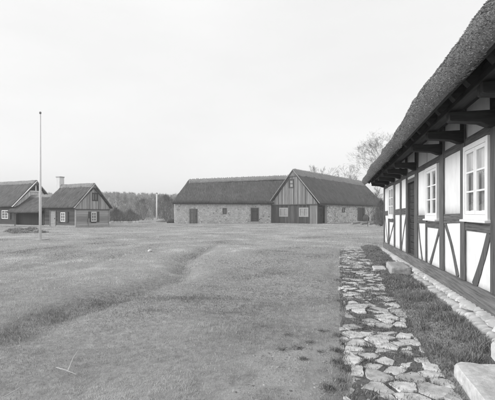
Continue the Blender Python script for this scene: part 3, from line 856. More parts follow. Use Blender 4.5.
def far_window(parent, O, U, N, w, h, cols=2, rows=2, fw=.09, mat='white_paint', name='window', pmat='far_glass', shutters=None):
    """O: lower left corner on the wall face"""
    U = Vector(U); O = Vector(O); N = Vector(N); Z = Vector((0, 0, 1)); mb = MB()
    def bx(u0, u1, v0, v1, n0, n1):
        mb.prism([O + U * u0 + Z * v0 + N * n0, O + U * u1 + Z * v0 + N * n0, O + U * u1 + Z * v1 + N * n0, O + U * u0 + Z * v1 + N * n0], N * (n1 - n0))
    bx(0, fw, 0, h, .0, .08); bx(w - fw, w, 0, h, .0, .08); bx(fw, w - fw, 0, fw, .0, .08); bx(fw, w - fw, h - fw, h, .0, .08)
    for c in range(1, cols): u = w * c / cols; bx(u - fw * .35, u + fw * .35, fw, h - fw, .02, .07)
    for r in range(1, rows): v = h * r / rows; bx(fw, w - fw, v - fw * .25, v + fw * .25, .02, .066)
    f = mb.build(name, M[mat], parent)
    for c in range(cols):
        for r in range(rows):
            mb = MB(); u0 = max(fw, w * c / cols + fw * .3); u1 = min(w - fw, w * (c + 1) / cols - fw * .3); v0 = max(fw, h * r / rows + fw * .2); v1 = min(h - fw, h * (r + 1) / rows - fw * .2)
            bx(u0, u1, v0, v1, .012, .018); mb.build('pane', M[pmat], f)
    mb = MB(); bx(fw * .5, w - fw * .5, fw * .5, h - fw * .5, -.02, .004); mb.build('backing', M['interior'], f)
    if shutters:
        for s in (-1, 1):
            mb = MB(); a = -shutters - .02 if s < 0 else w + .02
            bx(a, a + shutters, -.05, h + .05, 0, .09); mb.build('shutter', M['boards_dark'], parent)
    return f
m = gmat('far_glass', .14, .22, rough=.12, spec=.6); M['far_glass'] = m; M['pale_glass'] = gmat('pale_glass', .26, .40, (2, 2, 2), rough=.15, spec=.6)

def far_door(parent, O, U, N, w, h, mat, n=5):
    U = Vector(U); O = Vector(O); N = Vector(N); Z = Vector((0, 0, 1)); mb = MB()
    def bx(u0, u1, v0, v1, n0, n1, val=.5):
        mb.prism([O + U * u0 + Z * v0 + N * n0, O + U * u1 + Z * v0 + N * n0, O + U * u1 + Z * v1 + N * n0, O + U * u0 + Z * v1 + N * n0], N * (n1 - n0), val)
    for k in range(n): bx(w * k / n + .01, w * (k + 1) / n - .01, 0, h, -.03, .01, random.random())
    d_ = mb.build('door', mat, parent)
    mb = MB(); bx(-.1, 0, 0, h + .1, -.04, .06); bx(w, w + .1, 0, h + .1, -.04, .06); bx(0, w, h, h + .1, -.04, .06); mb.build('frame', M['boards'], d_)
    mb = MB(); bx(w * .1, w * .9, h * .2, h * .2 + .12, .011, .04); bx(w * .1, w * .9, h * .75, h * .75 + .12, .011, .04); mb.build('ledge', mat, d_)
    mb = MB(); bx(w * .82, w * .9, h * .48, h * .55, .011, .05); mb.build('latch', M['black'], d_)
    return d_

# ---- stone barn with hipped end, broadside on
bl = c2w(-11.19, 59.0); br = c2w(3.8, 61.8)
ang = math.atan2(br[1] - bl[1], br[0] - bl[0]); LB = math.hypot(br[0] - bl[0], br[1] - bl[1])
ZG = gz(*bl)
barn = thing('stone_barn', 'long whitewashed fieldstone barn with thatched roof hipped at its left end', 'barn', (bl[0], bl[1], ZG), ang)
def pxu(x, O=(-11.19, 59.0), Dv=(14.99 / 15.25, 2.8 / 15.25)):      # photo column -> distance along the wall
    k = (x - CXP) / F; return (k * O[1] - O[0]) / (Dv[0] - k * Dv[1])
HB = 2.95 - ZG
holes = [(pxu(190), pxu(197), .0, 2.15), (pxu(222.7), pxu(226.6), 1.45, 2.35), (pxu(251.2), pxu(258.3), .25, 2.35)]
stone_wall(barn, (0, 0, -.1), (1, 0, 0), LB, HB + .05, [(a, b, c + .1, d_ + .1) for a, b, c, d_ in holes], nrm=(0, -1, 0))
stone_wall(barn, (-.0, 8, -.1), (0, -1, 0), 8, HB + .05, [], nrm=(-1, 0, 0))
mb = MB(); mb.box((.1, 7.6, -.1), (LB + 3, 8, HB)); mb.build('back_wall', M['mortar'], barn)
far_door(barn, (holes[0][0], -.0, 0), (1, 0, 0), (0, -1, 0), holes[0][1] - holes[0][0], 2.15, M['grey_door'])
far_window(barn, (holes[1][0], 0.01, 1.45), (1, 0, 0), (0, -1, 0), holes[1][1] - holes[1][0], .9, 1, 1, .09, 'boards_dark')
far_door(barn, (holes[2][0], -.0, .25), (1, 0, 0), (0, -1, 0), holes[2][1] - holes[2][0], 2.1, M['dark_door'])
mb = MB(); mb.box((-.25, -.42, HB - .12), (LB - .1, -.28, HB + .06)); mb.build('eaves_board', M['boards_dark'], barn)
thatch(barn, 'thatch_roof', -.45, LB + 4.2, -.55, 8.55, HB + .02, 6.75 - ZG, M['thatch_far'], hipL=2.7, nseg=90, seed=1, rods=52, capw=.75, dzr=1.1)

# ---- barn with boarded gable
gc = (10.4, 57.0); W2 = 8.06; ax = (.598, .802); pr = (-.802, .598)
cen = c2w(gc[0] + pr[0] * W2 / 2, gc[1] + pr[1] * W2 / 2)
far_ = c2w(gc[0] + pr[0] * W2 / 2 + ax[0], gc[1] + pr[1] * W2 / 2 + ax[1])
ang2 = math.atan2(far_[1] - cen[1], far_[0] - cen[0])
ZG2 = gz(*cen)
gb = thing('boarded_barn', 'thatched barn with grey plank gable and two pale windows facing the lawn', 'barn', (cen[0], cen[1], ZG2), ang2)
EV = 2.85 - ZG2; AP = 8.15 - ZG2; hw = W2 / 2
def gu(x):            # photo column -> u from the left gable corner (local y from +hw downwards)
    k = (x - CXP) / F; lx, ly = gc[0] + pr[0] * W2, gc[1] + pr[1] * W2
    return (k * ly - lx) / (-pr[0] + k * pr[1])
Ug = (0, -1, 0); Ng = (-1, 0, 0); Og = (0, hw, 0)
rise = (AP - EV) / (hw + .45)
loft = (gu(289.2), gu(294.4), EV + 2.45, EV + 3.85)
planks(gb, 'gable_boards', (-.12, hw, 0), Ug, Ng, W2, lambda u: EV + max(0, (hw + .3 - abs(u - hw))) * rise - .25, lambda u: EV - .12, .24, M['boards'], skip=[loft])
mb = MB(); mb.prism([(.05, hw, 0), (.05, hw, EV), (.05, 0, AP - .5), (.05, -hw, EV), (.05, -hw, 0)], (.1, 0, 0)); mb.build('gable_wall', M['boards_dark'], gb)
wz0, wz1 = 1.02, 2.42
w1 = (gu(279.4), gu(288.2)); w2 = (gu(299.2), gu(308.6))
planks(gb, 'lower_boards', (-.0, hw, 0), Ug, Ng, gu(309.9), lambda u: EV - .16, lambda u: 0, .24, M['boards_dark'], skip=[(w1[0], w1[1], wz0, wz1), (w2[0], w2[1], wz0, wz1)])
planks(gb, 'corner_boards', (0, hw - gu(310), 0), Ug, Ng, W2 - gu(310), lambda u: EV - .16, lambda u: 0, .24, M['boards'])
mb = MB(); mb.box((-.2, -hw - .05, EV - .16), (-.0, hw + .05, EV - .02)); mb.build('gable_beam', M['boards_dark'], gb)
for a, b in (w1, w2): far_window(gb, (-.0, hw - a, wz0), Ug, Ng, b - a, wz1 - wz0, 2, 1, .2, 'dull_paint', pmat='pale_glass')
far_window(gb, (-.11, hw - loft[0], loft[2]), Ug, Ng, loft[1] - loft[0], loft[3] - loft[2], 1, 2, .2, 'boards_dark', pmat='pale_glass')
LBN = 31.0
def su(x):
    k = (x - CXP) / F; return (k * gc[1] - gc[0]) / (ax[0] - k * ax[1])
hs = [(su(318.2), su(327.2), 0, 2.6), (su(342.3), su(344.6), 1.7, 2.5), (su(357.8), su(364.6), .1, 2.5)]
stone_wall(gb, (hs[0][1] + .1, -hw, -.1), (1, 0, 0), LBN - hs[0][1] - .1, EV + .1, [(a - hs[0][1] - .1, b - hs[0][1] - .1, c + .1, d_ + .1) for a, b, c, d_ in hs[1:]], nrm=(0, -1, 0))
mb = MB(); mb.box((.15, -hw + .9, 0), (hs[0][1] + .1, -hw + 1.0, EV)); mb.build('porch_wall', M['boards_dark'], gb)
far_door(gb, (1.0, -hw + .88, 0), (1, 0, 0), (0, -1, 0), 2.2, 2.35, M['dark_door'])
far_window(gb, (hs[1][0], -hw + .01, 1.7), (1, 0, 0), (0, -1, 0), hs[1][1] - hs[1][0], .8, 1, 1, .09, 'boards_dark')
far_door(gb, (hs[2][0], -hw, .1), (1, 0, 0), (0, -1, 0), hs[2][1] - hs[2][0], 2.4, M['dark_door'], 7)
mb = MB(); mb.box((.0, hw - .4, -.1), (LBN, hw, EV)); mb.box((LBN - .4, -hw + .4, -.1), (LBN, hw - .4, EV)); mb.build('back_wall', M['mortar'], gb)
mb = MB(); mb.box((.1, -hw - .38, EV - .16), (LBN, -hw - .24, EV + .02)); mb.build('eaves_board', M['boards_dark'], gb)
thatch(gb, 'thatch_roof', -.3, LBN + .3, -hw - .5, hw + .5, EV + .0, AP, M['thatch_far'], hipR=2.4, nseg=90, seed=3, rods=80, capw=.85)
for s in (-1, 1):
    mb = MB(); y0 = s * (hw + .5)
    mb.bar((-.36, y0, EV + .05), (-.36, 0, AP - .02), .05, .26, up=(1, 0, 0)); mb.build('bargeboard', M['barge'], gb)

# ---- the row of small houses on the left
def row_house(name, label, lat, dep, L, W, ev, ap, seed, mat):
    X, Y = c2w(lat, dep); X2, Y2 = c2w(lat + .9, dep - .438); z = gz(X, Y)
    t = thing(name, label, 'house', (X, Y, z), math.atan2(Y2 - Y, X2 - X)); ev -= z; ap -= z
    thatch(t, 'thatch_roof', -L, .22, -.45, W + .45, ev, ap, mat, nseg=40, seed=seed, rods=0, capw=.42)
    mb = MB(); mb.prism([(-.1, 0.05, 0), (-.1, W, 0), (-.1, W, ev), (-.1, W / 2, ap - .35), (-.1, 0.05, ev)], (-.1, 0, 0)); mb.build('gable_wall', M['boards_dark'], t)
    mb = MB(); mb.box((-L, W - .2, 0), (-.2, W, ev)); mb.box((-L, .2, 0), (-L + .2, W - .2, ev)); mb.build('back_wall', M['boards_hd'], t)
    mb = MB(); mb.box((-L, .05, 0), (-.1, .15, ev)); mb.build('front_wall', M['boards_dark'], t)
    mb = MB(); mb.box((-L - .05, -.03, -.1), (.06, .04, .22)); mb.box((0.0, .041, -.1), (.06, W, .2)); mb.build('plinth', M['granite_dull'], t)
    return t, ev, ap
h1, ev, ap = row_house('plank_cottage', 'small thatched cottage with white chimney and boarded gable, right of the row', -19.4, 43.5, 5.3, 4.9, 2.05, 4.95, 5, M['thatch_mid'])
def rowu(x, lat, dep): k = (x - CXP) / F; return (k * dep - lat) / (-.9 - k * .438)     # distance leftwards from the corner
def rowg(x, lat, dep): k = (x - CXP) / F; return (k * dep - lat) / (.438 - k * .9)      # distance along the gable
Uf, Nf = (1, 0, 0), (0, -1, 0); Ug, Ng = (0, 1, 0), (1, 0, 0)
fw = (rowu(66, -19.4, 43.5), rowu(61, -19.4, 43.5)); fd = (rowu(55.6, -19.4, 43.5), rowu(50.4, -19.4, 43.5))
hboards(h1, 'front_boards', (-5.3, .05, 0), Uf, Nf, 5.3, .2, ev, .22, M['boards_hd'], holes=[(5.3 - fw[1] - .1, 5.3 - fw[0] + .1, .6, 1.75), (5.3 - fd[1], 5.3 - fd[0], 0, 1.9)])
far_window(h1, (-fw[1], .0, .62), Uf, Nf, fw[1] - fw[0] - .05, 1.1, 2, 3, .11, shutters=.42)
far_door(h1, (-fd[1], .0, .1), Uf, Nf, fd[1] - fd[0], 1.72, M['pale_door'], 4)
gw = (rowg(91.2, -19.4, 43.5), rowg(96.6, -19.4, 43.5)); lw = (rowg(91.5, -19.4, 43.5), rowg(97.6, -19.4, 43.5))
rise = (ap - ev) / (2.45 + .45)
M['boards_pale'] = gmat('boards_pale', .30, .48, (9, 9, .6), bump=.6, bdist=.02, val=.35)
M['boards_hpale'] = gmat('boards_hpale', .32, .46, (.6, .6, 9), bump=.4, bdist=.01, val=.3)
planks(h1, 'gable_boards', (.02, 0, 0), Ug, Ng, 4.9, lambda u: ev + max(0, 2.45 + .3 - abs(u - 2.45)) * rise - .2, lambda u: ev - .12, .22, M['boards_pale'], skip=[(lw[0], lw[1], ev + .85, ev + 1.85)])
hboards(h1, 'gable_lower_boards', (-.08, 0, 0), Ug, Ng, 4.9, .2, ev - .12, .22, M['boards_hpale'], holes=[(gw[0], gw[1], .55, 1.75)])
far_window(h1, (-.06, gw[0], .6), Ug, Ng, gw[1] - gw[0], 1.15, 2, 3, .12, shutters=.38)
far_window(h1, (.0, lw[0], ev + .87), Ug, Ng, lw[1] - lw[0], .95, 2, 1, .13, 'boards_dark')
mb = MB(); mb.box((-.1, -.06, 0), (.04, .06, ev + .1)); mb.box((.0, 4.86, 0), (.05, 4.95, ev)); mb.build('corner_post', M['barge'], h1)
mb = MB(); mb.box((.07, rowg(88, -19.4, 43.5), 0), (.1, rowg(88, -19.4, 43.5) + .12, 1.0)); mb.build('batten', M['barge'], h1)
mb = MB(); mb.box((.0, -.1, ev - .2), (.1, 5.0, ev - .1)); mb.build('gable_beam', M['boards_dark'], h1)
for s in (0, 1):
    mb = MB(); mb.bar((.27, -.45 if s == 0 else 5.35, ev + .02), (.27, 2.45, ap - .04), .06, .18, up=(1, 0, 0)); mb.build('bargeboard', M['barge'], h1)
mb = MB(); cw = .33
mb.box((-5.7 - cw, 2.45 - cw, 1.2), (-5.7 + cw, 2.45 + cw, 6.05)); ch = mb.build('chimney', M['limewash'], h1, bevel=.03)
mb = MB(); mb.box((-5.7 - cw - .03, 2.45 - cw - .03, 6.05), (-5.7 + cw + .03, 2.45 + cw + .03, 6.17)); mb.build('chimney_cap', M['barge'], ch)

h2, ev, ap = row_house('plank_cottage', 'thatched cottage with pale open gable truss at the left edge of the photograph', -29.2, 48.2, 9.5, 5.7, 2.25, 5.72, 8, M['thatch_mid'])
fw = (rowu(8.6, -29.2, 48.2), rowu(2.2, -29.2, 48.2))
hboards(h2, 'front_boards', (-9.5, .05, 0), Uf, Nf, 9.5, .2, ev, .22, M['boards_hd'], holes=[(9.5 - fw[1] - .05, 9.5 - fw[0] + .05, .85, 2.0)])
far_window(h2, (-fw[1], .0, .9), Uf, Nf, fw[1] - fw[0], 1.1, 2, 3, .11, shutters=.45)
rise = (ap - ev) / (2.85 + .45)
planks(h2, 'gable_boards', (-.06, 0, 0), Ug, Ng, 5.7, lambda u: min(ev + 2.0, ev + max(0, 2.85 + .3 - abs(u - 2.85)) * rise - .2), lambda u: .2, .22, gmat('pale_boards', .78, .86, (7, 7, .5), val=.2))
for s in (0, 1):
    mb = MB(); mb.bar((.27, -.45 if s == 0 else 6.15, ev + .02), (.27, 2.85, ap - .04), .06, .24, up=(1, 0, 0)); mb.build('bargeboard', M['white_paint'], h2)
mb = MB(); mb.box((.0, 1.75, ev + 2.0), (.1, 3.95, ev + 2.16)); mb.build('collar_beam', M['white_paint'], h2)
mb = MB(); mb.box((.0, 2.77, ev + 2.16), (.1, 2.93, ap - .3)); mb.build('king_post', M['white_paint'], h2)

# ---- low open shed joining them
X, Y = c2w(-19.4 - .9 * 5.35, 43.5 + .438 * 5.35); X2, Y2 = c2w(-19.4 - .9 * 4.35, 43.5 + .438 * 4.35); z = gz(X, Y)
sh = thing('link_shed', 'low dark open-fronted thatched shed between the two left cottages', 'shed', (X, Y, z), math.atan2(Y2 - Y, X2 - X))
thatch(sh, 'thatch_roof', -5.9, .0, -.75, 5.3, 1.5 - z, 3.75 - z, M['thatch_mid'], nseg=30, seed=12, rods=0, capw=.45)
mb = MB(); mb.box((-5.52, .3, 0), (-.05, .4, 1.6)); mb.build('front_wall', gmat('shed_shade', .025, .05, (7, 7, .5)), sh)  # near-black panel across the open front, paints the shade inside the shed
mb = MB(); mb.box((-5.5, .0, -.05), (-.05, .12, .16)); mb.build('plinth', M['barge'], sh)
mb = MB(); mb.box((-5.5, 4.7, 0), (-.05, 4.9, 1.6)); mb.build('back_wall', M['boards_dark'], sh)
for x in (-5.4, -.2):
    mb = MB(); mb.box((x, -.0, .16), (x + .14, .13, 1.55)); mb.build('post', M['boards_dark'], sh)

# ------------------------------------------------------------------ flagpole and post
def pole(name, label, x, y, h, r0, r1, cat):
    z = gz(x, y); t = thing(name, label, cat, (x, y, z))
    mb = MB(); mb.tube([(0, 0, -.2), (0, 0, h * .4), (0, 0, h)], [r0, r0 * .85, r1], 14); mb.build('shaft', M['white_paint'], t, smooth=True)
    return t
fx, fy = gnd(40.3, 240, -.06)
t = pole('flagpole', 'tall slim white flagpole standing on the lawn before the left cottages', fx, fy, 7.35, .078, .042, 'flagpole')
mb = MB(); mb.tube([(0, 0, 7.35), (0, 0, 7.38), (0, 0, 7.43), (0, 0, 7.48), (0, 0, 7.5)], [.042, .055, .065, .05, .012], 12); mb.build('finial', M['rod'], t, smooth=True)
mb = MB(); mb.box((-.35, -.35, -.05), (.35, .35, .05)); mb.build('base', M['granite_dull'], t, bevel=.02)
pxx, pyy = gnd(156.8, 221.6, -.15)
t = pole('wooden_post', 'short thick white post standing by the wood left of the stone barn', pxx, pyy, 5.2, .15, .12, 'post')
mb = MB(); mb.tube([(0, 0, 5.2), (0, 0, 5.3), (0, 0, 5.36)], [.16, .16, .05], 12); mb.build('cap', M['bark'], t)

# ------------------------------------------------------------------ bare trees
def bare_tree(label, lat, dep, h, spread, seed, depth=6, tw=.022, lean=(0, 0), r0=.16, name='bare_tree', cat='tree', trunk_frac=.28, dens=1.0):
    rnd = random.Random(seed); X, Y = c2w(lat, dep); z = gz(X, Y)
    t = thing(name, label, cat, (X, Y, z))
    big = MB(); fine = MB(); cnt = [0]
    def grow(p, d, L, r, lev):
        d = d.normalized(); q = p; pts = [p]; rad = [r]; dd = d
        k = 3 if lev < 3 else 2
        for i in range(k):
            dd = (dd + Vector((rnd.gauss(0, .14), rnd.gauss(0, .14), rnd.gauss(.04, .08)))).normalized(); q = q + dd * (L / k); pts.append(q); rad.append(r * (1 - .38 * (i + 1) / k))
        if lev < 3: big.tube(pts, rad, 6 if lev < 2 else 4, cap=False)
        else:
            s = dd.cross(Vector((rnd.gauss(0, 1), rnd.gauss(0, 1), rnd.gauss(0, 1)))).normalized() * max(r, tw)
            for a, b in zip(pts[:-1], pts[1:]):
                fine.add([a - s, a + s, b + s * .7, b - s * .7], [(0, 1, 2, 3)], rnd.random())
        if lev >= depth: return
        nb = rnd.choice((2, 3, 3)) if lev else 5
        if lev >= 3: nb = max(2, int(nb * dens))
        for b in range(nb):
            tt = rnd.uniform(.45, 1) if lev else rnd.uniform(.55, 1); i = min(int(tt * k), k - 1); base = pts[i].lerp(pts[i + 1], tt * k - i)
            az = rnd.uniform(0, 6.283); sp = rnd.uniform(.35, .95) * spread
            u = dd.orthogonal().normalized(); v = dd.cross(u)
            nd = dd + (u * math.cos(az) + v * math.sin(az)) * sp + Vector((0, 0, .12))
            grow(base, nd, L * rnd.uniform(.58, .8), rad[i] * rnd.uniform(.5, .7), lev + 1)
    grow(Vector((0, 0, -.1)), Vector((lean[0], lean[1], 1)), h * trunk_frac, r0, 0)
    big.build('trunk', M['bark'], t, smooth=True); fine.build('crown', M['twig'], t)
    return t
bare_tree('bare wide tree rising behind the far eave of the near house', 16.4, 41.0, 18.5, 1.0, 14, depth=8, tw=.0046, r0=.13, trunk_frac=.25, dens=1.25)
bare_tree('thin bare sapling in front of the far end of the boarded barn', 14.4, 46.0, 6.5, .8, 9, depth=6, tw=.009, r0=.05, trunk_frac=.3)
bare_tree('bare tree with its twigs above the ridge of the boarded barn, nearest its gable', 13.0, 84, 18.5, .8, 21, depth=7, tw=.013, r0=.16)
bare_tree('bare tree behind the boarded barn, showing over the far part of its ridge', 25.5, 92, 17, 1.0, 33, depth=7, tw=.013, r0=.17)

def shrub(label, lat, dep, h, w, seed, n=1500, mat='bush', name='shrub', group=None):
    rng = np.random.default_rng(seed); X, Y = c2w(lat, dep); z = gz(X, Y)
    u = rng.random(n); ang = rng.random(n) * 6.283; rr = np.sqrt(rng.random(n)) * w * np.sin(np.clip(u * .85 + .18, 0, 1) * math.pi) ** .6
    x0 = rr * np.cos(ang); y0 = rr * np.sin(ang); z0 = h * u * (.82 + .18 * vnoise(x0 * 1.2 + seed, y0 * 1.2))
    ln = .25 + .55 * rng.random(n); a2 = ang + rng.normal(0, .8, n); dx, dy, dz = np.cos(a2) * .5, np.sin(a2) * .5, .5 + .6 * rng.random(n)
    wd = .02 + .04 * rng.random(n)
    V = np.stack([np.stack([x0 + dy * wd, y0 - dx * wd, z0], 1), np.stack([x0 - dy * wd, y0 + dx * wd, z0], 1), np.stack([x0 + dx * ln, y0 + dy * ln, z0 + dz * ln], 1)], 1).reshape(-1, 3)
    t = thing(name, label, 'bush', (X, Y, z), group=group)
    me = np_mesh('twigs', V, np.arange(len(V)).reshape(-1, 3), np.repeat(rng.random(n), 3)); obj('twigs', me, M[mat], t)
    mb = MB()
    for k in range(7):
        a = k * .9; mb.tube([(.1 * math.cos(a), .1 * math.sin(a), -.1), (w * .3 * math.cos(a), w * .3 * math.sin(a), h * .4), (w * .6 * math.cos(a), w * .6 * math.sin(a), h * .75)], [.05, .035, .01], 5)
    mb.build('stems', M['bark'], t)
    return t
def at(x, dep): return ((x - CXP) / F * dep, dep)
shrub('tall dark rounded thicket against the left end of the stone barn', *at(166, 74), 5.6, 2.4, 1, 5200)
shrub('dark thicket just left of the white post beyond the lawn', *at(143, 84), 5.2, 3.2, 2, 4200)
shrub('low dark bush beside the gable of the right-hand cottage', *at(116, 62), 2.2, 1.9, 3, 3000)
shrub('wide low bush in the gap between cottage and white post', *at(130, 68), 2.0, 2.0, 4, 2600)
shrub('dark twiggy bush at the far corner of the near house', *at(381, 47), 3.4, 1.0, 6, 2000)
shrub('small bush at the foot of the boarded barn wall', *at(377.5, 62), 1.6, 1.0, 7, 1200)

# low pale wall behind the lawn on the left
def low_wall():
    a = c2w(*at(110, 60)); b = c2w(*at(151, 63)); ang = math.atan2(b[1] - a[1], b[0] - a[0]); L = math.hypot(b[0] - a[0], b[1] - a[1])
    t = thing('garden_wall', 'low pale stone wall between the cottage and the white post', 'wall', (a[0], a[1], gz(*a)), ang)
    mb = MB(); mb.box((0, .05, -.2), (L, .4, .26)); mb.build('core', M['mortar'], t)
    mb = MB(); u = 0
    while u < L:
        w = random.uniform(.35, .8); q, c = shrink([(u, -.1), (u + w, -.1), (u + w, .25 + random.uniform(0, .14)), (u, .25 + random.uniform(0, .14))], .02)
        vs, fs = stone_mesh(q, c, -.05, random.uniform(.04, .1), lambda p, q_, h: (p, .05 - h, q_)); mb.add(vs, fs, random.uniform(.4, 1)); u += w
    mb.build('stones', M['wall_stone'], t, kind='stuff')
low_wall()

# heap of logs and stones before the far barn
def rock(name, label, x, y, r, mat, sq=.6, seed=0, group=None, cat='stone'):
    rng = random.Random(seed); mb = MB(); n, mrows = 10, 6; vs = []; fs = []
    for j in range(mrows + 1):
        ph = math.pi * j / mrows
        for i in range(n):
            a = 2 * math.pi * i / n; k = r * (1 + .3 * (float(vnoise(i * .9 + seed * 3.3, j * .9 + seed)) - .5))
            vs.append((k * math.sin(ph) * math.cos(a), k * .8 * math.sin(ph) * math.sin(a), k * sq * math.cos(ph)))
    for j in range(mrows):
        for i in range(n): fs.append((j * n + i, (j + 1) * n + i, (j + 1) * n + (i + 1) % n, j * n + (i + 1) % n))
    mb.add(vs, fs); o = mb.build(name, mat, smooth=True); o.location = (x, y, gz(x, y) + r * sq * .45); o.rotation_euler = (0, 0, rng.uniform(0, 3))
    return tag(o, label, cat, group)
def logs():
    px0 = [(352, 356, 224.6, .16), (355, 361, 224.2, .2), (361, 367, 225, .17), (364, 374, 224.3, .2), (369, 379, 225.0, .16), (372, 380, 223.6, .22)]
    place = ['leftmost log of the heap before the boarded barn', 'second log from the left in the heap before the barn', 'log lying right under the dark stump in the heap',
             'middle right log of the heap before the barn', 'nearest log at the right end of the heap', 'rearmost log at the right end of the heap']
    for (a, b, yy, r), lab in zip(px0, place):
        p = gnd(a, yy, -.12); q = gnd(b, yy - .15, -.12); p = Vector((p[0], p[1], gz(*p) + r)); q = Vector((q[0], q[1], gz(*q) + r * 1.2))
        mb = MB(); o0 = p.copy(); mid = (q - p) * .5 + Vector((0, 0, .05)); mb.tube([(0, 0, 0), mid, q - p], [r, r * .93, r * .8], 9)
        o = mb.build('log', M['log'], smooth=False); o.location = o0; tag(o, lab, 'log', 'heap of logs before the barn')
    x, y = gnd(366, 223.6, -.12); rock('stump', 'dark round stump standing on the log heap', x, y, .62, M['boards_dark'], 1.0, 5, cat='stump').location.z = gz(x, y) + .75
logs()
x, y = gnd(161, 222, -.12); rock('earth_heap', 'pale rounded heap beside the left end of the stone barn', x, y, 1.0, M['log'], .4, 2, cat='heap')
x, y = gnd(171, 223, -.12); rock('boulder', 'dark boulder lying at the left corner of the stone barn', x, y, .8, M['boards_dark'], .6, 4)
x, y = gnd(150, 254.3, -.03); rock('field_stone', 'small white stone lying in the grass of the raised bank', x, y, .1, M['footing'], .6, 6)

# pale twigs lying on the grass
def twig(label, pts, r=.008):
    P = []
    for (px_, py_), up in pts: 
        a = gnd(px_, py_, .03); P.append(Vector((a[0], a[1], gz(*a) + .03 + up)))
    o0 = P[0].copy(); mb = MB(); return mb, P, o0
def twigs():
    A = [((56, 365.5), .02), ((62, 368), .03), ((68, 369.5), .03), ((73, 360), .05), ((78, 353), .06)]
    mb, P, o0 = twig('', A); mb.tube([p - o0 for p in P], [.003, .0045, .005, .004, .002], 6)
    B = twig('', [((67, 369.5), .03), ((76, 372), .02)])[1]; mb.tube([p - o0 for p in B], [.004, .002], 6)
    o = mb.build('fallen_twig', M['stick']); o.location = o0; tag(o, 'forked pale twig lying in the grass at lower left', 'twig')
    A = [((2, 394), .02), ((10, 391), .03), ((17, 388), .04), ((21, 384), .03)]
    mb, P, o0 = twig('', A); mb.tube([p - o0 for p in P], [.003, .0045, .004, .002], 6)
    o = mb.build('fallen_twig', M['stick']); o.location = o0; tag(o, 'curved pale twig in the bottom left corner of the lawn', 'twig')
twigs()

# ------------------------------------------------------------------ grass: many small real blades
def blades(name, label, X, Y, h, w, lean, val, mat):
    N = len(X); Z = ground_z(X, Y)
    a = RNG.random(N) * 6.283; b = RNG.random(N) * 6.283
    sx, sy = np.cos(a) * w / 2, np.sin(a) * w / 2
    lx, ly = np.cos(b) * lean * h, np.sin(b) * lean * h; up = h * np.sqrt(np.clip(1 - lean ** 2, .08, 1))
    p0 = np.stack([X - sx, Y - sy, Z - .004], 1); p1 = np.stack([X + sx, Y + sy, Z - .004], 1)
    m0 = np.stack([X - sx * .8 + lx * .4, Y - sy * .8 + ly * .4, Z + up * .62], 1); m1 = np.stack([X + sx * .8 + lx * .4, Y + sy * .8 + ly * .4, Z + up * .62], 1)
    tp = np.stack([X + lx, Y + ly, Z + up], 1)
    V = np.stack([p0, p1, m1, m0, tp], 1).reshape(-1, 3); i = np.arange(N)[:, None] * 5
    T = np.concatenate([i + [0, 1, 2], i + [0, 2, 3], i + [3, 2, 4]], 1).reshape(-1, 3)
    me = np_mesh(name, V, T, np.repeat(np.clip(val, 0, 1), 5))
    o = obj(name, me, mat, kind='stuff'); return tag(o, label, 'grass')

